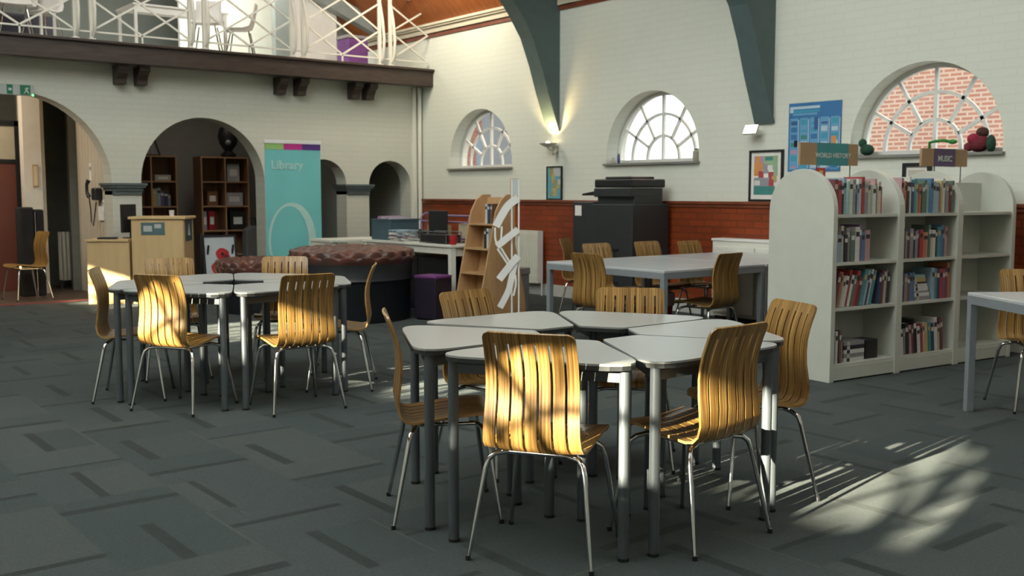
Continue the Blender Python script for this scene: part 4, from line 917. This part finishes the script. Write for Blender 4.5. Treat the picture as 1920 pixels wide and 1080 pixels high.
on_shelf('grey_folder', 'grey box file beside the red box file', 'folder', 6.06, 15.36, zc(2), .06, .2, .29, F('file_grey', (.30, .30, .32)))
on_shelf('dark_bag', 'black bag in the middle right cube of the right office bookshelf', 'bag', 6.50, 15.36, zc(2), .24, .2, .28, BLACK)
on_shelf('brown_box', 'brown box in the left cube of the right office bookshelf', 'box', 6.14, 15.36, zc(3), .16, .2, .22, F('box_brown', (.20, .09, .04)))
on_shelf('white_tray', 'white shallow tray in the upper cube of the left office bookshelf', 'tray', 5.34, 15.36, zc(4), .24, .2, .09, F('tray_white', (.42, .38, .33)))
for k, (cn, a) in enumerate((('yellow', .075), ('pale blue', .05), ('purple', .05), ('navy', .06), ('grey', .04))):
    put_book(cn, Matrix.Translation((5.285 + sum((.075, .05, .05, .06, .04)[:k]), 15.34, zc(3))), a * .95, .2, (.26, .27, .22, .21, .17)[k], '%s book in the middle cube of the left office bookshelf' % cn, 'books on the left office bookshelf')
bl = thing('bust_ornament', 'dark glossy helmet-like ornament on top of the right office bookshelf', 'ornament', (6.53, 15.45, 5 * s1 + .022), 0)
MB().lathe([(.11, 0), (.12, .04), (.06, .10), (.13, .20), (.16, .32), (.13, .44), (.05, .50)]).build('body', BLACK, bl, smooth=True)
MB().ball((-.05, -.12, .22), .05).build('visor', F('visor_grey', (.16, .16, .16), .2), bl, smooth=True)
tf = thing('triangle_frame', 'black tilted empty frame on top of the left office bookshelf', 'frame', (5.02, 15.45, 5 * s1 + .022), 0)
MB().bar((0, 0, .01), (.44, 0, .01), .02, .02).bar((.44, 0, 0), (.30, 0, .40), .02, .02).bar((.30, 0, .40), (0, 0, .01), .02, .02).build('frame_bars', BLACK, tf)
MB().box(.30, .34, -.01, .01, .02, .30).build('glass_strip', F('strip_grey', (.25, .25, .24)), tf)
bgk = thing('grey_bag', 'grey bag hanging beside the poppy picture before the office bookshelf', 'bag', (5.55, 13.95, 0), 0)
bgk.location = (6.22, 14.2, 0)
MB().prism([[(0, 0), (.30, 0), (.27, .80), (.20, .86), (.10, .86), (.03, .80)]], lambda u, v, t: (u, t, v), 0, .16).build('bag_body', F('bag_grey', (.07, .07, .07), .7), bgk, bevel=.02)
MB().tube([(.08, .08, .85), (.10, .08, .98), (.20, .08, .98), (.22, .08, .85)], .01).build('strap', BLACK, bgk, smooth=True)

# ================================================================ HALL through the big arch
struct(MB().box(3.62, 4.30, 15.9, 16.1, 0, 2.95).box(XL, 4.4, 16.6, 16.8, 0, 2.95).build('wall_hall_back', PANELG))
struct(MB().box(3.60, 3.70, 14.9, 15.9, 0, 2.95).build('wall_hall_pier', mat('cream_plaster', (.60, .55, .46), .7, var=.04)))
struct(MB().box(3.40, 3.62, 14.75, 14.95, 0, 2.95).box(3.37, 3.66, 14.72, 14.97, 0, .16).build('trim_8', mat('cream_plaster', (.60, .55, .46), .7)))
# panelled cream lining right of the arch
pn = MB()
for k in range(9): pn.box(4.12, 4.30, 13.72 + k * .135, 13.72 + k * .135 + .125, 0, 2.95)
pn.box(4.15, 4.30, 13.7, 14.95, 0, 2.95)
struct(pn.build('wall_panelling', mat('cream_panelling', (.50, .44, .34), .6, var=.05)))
struct(MB().box(4.02, 4.16, 14.95, 15.05, 0, 2.95).build('trim_9', PANELG))
dr = thing('door_1', 'x', 'door'); del dr['label']; del dr['category']; struct(dr)
MB().box(2.75, 3.42, 15.3, 15.35, 0, 1.75).build('door_leaf', F('door_red_brown', (.13, .04, .025), .4), dr)
MB().box(2.75, 3.42, 15.3, 15.35, 1.80, 2.25).build('transom_pane', F('lit_glass', (.40, .36, .26), .3), dr)
MB().box(3.42, 3.50, 15.28, 15.37, 0, 2.32).box(2.68, 2.75, 15.28, 15.37, 0, 2.32).box(2.68, 3.5, 15.28, 15.37, 2.25, 2.32).box(2.75, 3.42, 15.28, 15.37, 1.75, 1.80).build('door_frame', BLACK, dr)
hr = thing('storage_heater', 'tall cream rounded radiator in the dim hall', 'radiator', (3.92, 15.25, .0), 0)
q = MB()
for k in range(6): q.tube([(.02 + k * .055, .0, .12), (.02 + k * .055, .0, .80)], .026)
q.build('heater_columns', mat('heater_cream', (.45, .43, .35), .35, var=.05), hr, smooth=True)
MB().box(.0, .03, -.03, .03, 0, .13).build('heater_foot', BLACK, hr); MB().box(.28, .31, -.03, .03, 0, .13).build('heater_foot', BLACK, hr)
sp = thing('black_flight_case', 'tall black cloth-covered stand in the hall behind the chair', 'stand', (3.23, 14.35, 0), 0)
MB().box(0, .17, 0, .25, 0, 1.16).box(.19, .30, .02, .22, 0, 1.13).build('cloth_cover', mat('black_cloth', (.010, .009, .009), .9, var=.3, bump=.4, bscale=20), sp, bevel=.02)
MB().tube([(.18, -.01, 0), (.18, -.01, 1.10)], .006).build('steel_pole', CHROME, sp, smooth=True)
place(3.20, 14.0, -170, 'wooden chair with chrome legs standing in the hall beyond the big left arch', 'chairs in the hall')
ph = thing('wall_payphone', 'black wall telephone with a hanging cord beside the big arch', 'telephone', (4.12, 13.92, 1.25), 0)
MB().box(-.10, 0, -.09, .07, .0, .16).build('phone_body', BLACK, ph, bevel=.02)
MB().tube([(-.12, .08, .26), (-.14, .10, .20), (-.14, .10, .10), (-.12, .08, .04)], [.03, .02, .02, .03]).build('handset', BLACK, ph, smooth=True)
MB().tube([(-.12, .08, .04), (-.10, .10, -.12), (-.09, .12, -.28), (-.08, .08, -.33), (-.07, .06, -.24), (-.05, .02, -.02)], .008).build('cord', BLACK, ph, smooth=True)
MB().box(-.03, 0, -.12, .02, -.26, -.08).build('notice_holder', PAPER, ph)
for lb, y, z, a, b in (('pair of white notices pinned to the cream hall panelling', 14.25, 1.50, .10, .24), ('small pale notice beside the wall telephone', 13.76, 1.10, .06, .16)):
    t = thing('pinned_notice', lb, 'notice', (4.118, y, z)); MB().box(-.006, 0, 0, a, 0, b).build('paper_sheet', PAPER, t); MB().box(-.008, -.006, a * .2, a * .8, b * .6, b * .8).build('printed_text', F('print_dark', (.2, .2, .2)), t)
wn = thing('wall_print', 'thin upright pale picture on the cream hall pier', 'picture', (3.50, 14.748, 1.42)); MB().box(0, .07, -.012, 0, 0, .30).build('frame', OAKL, wn); MB().box(.01, .06, -.014, -.012, .02, .28).build('print', F('print_cream', (.55, .45, .28)), wn)
# exit sign over the big arch
es = thing('exit_sign', 'green and white emergency exit sign over the big left arch', 'sign', (2.82, YB - .03, 2.50), 0)
MB().box(-.02, .40, -.04, .03, 0, .13).build('sign_box', F('sign_white', (.36, .38, .36)), es, bevel=.005)
EG = F('exit_green', (.01, .13, .06)); EW = F('sign_pale', (.40, .46, .42))
MB().box(.10, .165, -.044, -.04, .01, .12).build('arrow_panel', EG, es)
MB().prism([[(.118, .04), (.145, .04), (.145, .035), (.158, .055), (.145, .075), (.145, .07), (.118, .07)]], lambda u, v, t: (u, t, v + .01), -.0465, -.044).build('arrow', EW, es)
MB().box(.245, .36, -.044, -.04, .01, .12).build('figure_panel', EG, es)
MB().prism([[(.29, .02), (.315, .05), (.335, .02), (.345, .025), (.325, .065), (.335, .085), (.345, .08), (.345, .09), (.33, .095), (.31, .09), (.295, .075), (.30, .07), (.312, .078), (.303, .055), (.283, .025)]], lambda u, v, t: (u, t, v), -.0465, -.044).build('running_figure', EW, es)
MB().ball((.385, -.045, .005), .012).build('indicator_light', mat('led_green', (.15, 1, .25), emit=3), es)

# ================================================================ GALLERY
RW = mat('railing_cream', (.66, .64, .56), .4, var=.03)
rl = thing('gallery_railing', 'cream metal railing with crossed bars along the gallery edge', 'railing', (0, 13.10, 3.185), 0)
PX = [(-1.96, -1.78), (-.56, -.38), (.84, 1.02), (2.24, 2.42), (3.65, 3.84), (5.06, 5.25), (6.48, 6.65), (7.87, 8.05)]
PX = PX[2:]
for a, b in PX:
    for x, s in ((a, -1), (b, 1)):
        MB().box(x - .021, x + .021, -.021, .021, 0, 1.0).box(x - .04, x + .04, -.04, .04, 0, .02).build('post', RW, rl)
        MB().tube([(x + .01, -.02, .05), (x + .02, -.07, .12), (x + .02, -.10, .35), (x + .015, -.07, .62), (x, -.02, .88)], .021, 8).build('curved_stay', RW, rl, smooth=True)
MB().bar((.8, 0, 1.0), (8.7, 0, 1.0), .04, .03).build('top_rail', RW, rl)
MB().bar((.8, 0, .10), (8.7, 0, .10), .02, .02).build('bottom_rail', RW, rl)
def lat(x0, x1):
    m = MB(); n = 2 if x1 - x0 > .9 else 1; w_ = (x1 - x0) / n
    for k in range(n):
        for r_ in range(2):
            xa, xb, za, zb = x0 + k * w_, x0 + (k + 1) * w_, .11 + r_ * .385, .11 + (r_ + 1) * .385
            m.bar((xa, -.006, za), (xb, -.006, zb), .016, .024).bar((xa, .006, zb), (xb, .006, za), .016, .024)
    for k in range(1, n): m.bar((x0 + k * w_, 0, 0), (x0 + k * w_, 0, .11), .02, .02)
    m.build('lattice_panel', RW, rl)
for (a, b), (c, d) in zip(PX, PX[1:]): lat(b, c)
lat(8.05, 8.7)
# gallery furniture
def g_table(label, x, y, lx, ly, rz=0):
    t = thing('gallery_table', label, 'table', (x, y, 3.171), R(rz), 'white tables on the gallery')
    MB().box(0, lx, 0, ly, .71, .735).build('tabletop', WHITE, t)
    for a in ((.02, .02), (lx - .06, .02), (.02, ly - .06), (lx - .06, ly - .06)): MB().box(a[0], a[0] + .04, a[1], a[1] + .04, 0, .71).build('leg', WHITE, t)
    MB().box(.04, lx - .04, .03, .05, .62, .71).build('apron', WHITE, t)
g_table('white table on the gallery behind the middle railing posts', 4.75, 14.3, 1.35, .75)
g_table('white table on the gallery near the left edge of the photo', 2.6, 14.75, 1.3, .75)
def g_chair(label, x, y, rz):
    t = thing('shell_chair', label, 'chair', (x, y, 3.171), R(rz), 'white shell chairs on the gallery')
    m = MB(); pr_ = [(.2, .43), (.1, .44), (-.05, .44), (-.14, .47), (-.18, .54), (-.21, .66), (-.24, .80)]
    vs = []; 
    for (y_, z_) in pr_:
        for x_ in (-.2, -.1, 0, .1, .2): vs.append((x_ * (1 if z_ < .6 else .85), y_ + (.3 * x_ * x_ if z_ > .5 else 0), z_ + (.3 * x_ * x_ if z_ < .5 else 0)))
    m.add(vs, [(i * 5 + j, i * 5 + j + 1, (i + 1) * 5 + j + 1, (i + 1) * 5 + j) for i in range(6) for j in range(4)])
    o = m.build('seat_shell', WHITE, t); 
    for p_ in o.data.polygons: p_.use_smooth = True
    o.modifiers.new('s', 'SOLIDIFY').thickness = .012
    for a in ((-.2, -.2), (.2, -.2), (-.2, .2), (.2, .2)): MB().tube([(a[0], a[1], 0), (a[0] * .6, a[1] * .6, .43)], .01, 8).build('leg', CHROME, t)
g_chair('white shell chair on the gallery at the left, beside the first railing posts', 3.55, 14.15, 130)
g_chair('white shell chair on the gallery seen below the middle table', 5.55, 13.75, 150)
g_chair('white shell chair on the gallery right of the middle table', 6.12, 13.95, 60)
g_chair('white shell chair on the gallery at the far left behind the lattice', 3.15, 13.8, 170)
pbx = thing('purple_bin', 'purple roller bin with a pale lid near the right end of the gallery', 'bin', (7.75, 13.8, 3.171), 0)
MB().box(0, .34, 0, .34, .04, .48).build('bin_body', mat('purple_plastic', (.16, .05, .22), .45, var=.2, scale=4), pbx, bevel=.015); MB().box(-.015, .355, -.015, .355, .48, .53).build('lid', F('lid_grey', (.28, .26, .26)), pbx, bevel=.01)
MB().box(.03, .31, .03, .31, 0, .04).build('wheel_base', BLACK, pbx)
sc_ = thing('folding_screen', 'white screen panel standing on the gallery left of the purple bin', 'screen', (7.30, 14.7, 3.171), R(3))
MB().box(0, .75, 0, .03, .03, 1.6).build('panel', mat('screen_white', (.90, .89, .84), .6, var=.03), sc_); MB().box(-.02, 0, -.01, .04, 0, 1.6).box(.75, .77, -.01, .04, 0, 1.6).box(-.02, .06, -.15, .18, 0, .03).box(.70, .77, -.15, .18, 0, .03).build('frame', WHITE, sc_)
dk = thing('dark_cupboard', 'dark navy cupboard on the gallery behind the tables', 'cupboard', (2.2, 15.75, 3.171), 0)
MB().box(0, 1.9, 0, .4, 0, .66).build('carcass', F('navy_laminate', (.025, .025, .04), .5), dk); MB().box(.02, .93, -.015, 0, .04, .62).build('door', F('navy_laminate', (.025, .025, .04), .5), dk); MB().box(.97, 1.88, -.015, 0, .04, .62).build('door', F('navy_laminate', (.025, .025, .04), .5), dk)
cw = thing('partition', 'pale partition wall panel at the back of the gallery', 'partition', (6.2, 16.4, 3.171), 0)
MB().box(0, 2.5, 0, .06, 0, 2.2).build('panel', mat('pale_partition', (.62, .65, .56), .7, var=.03), cw); MB().box(-.03, 0, -.01, .07, 0, 2.2).build('post', WHITE, cw)

# purge zero-user prototypes: none are left unplaced
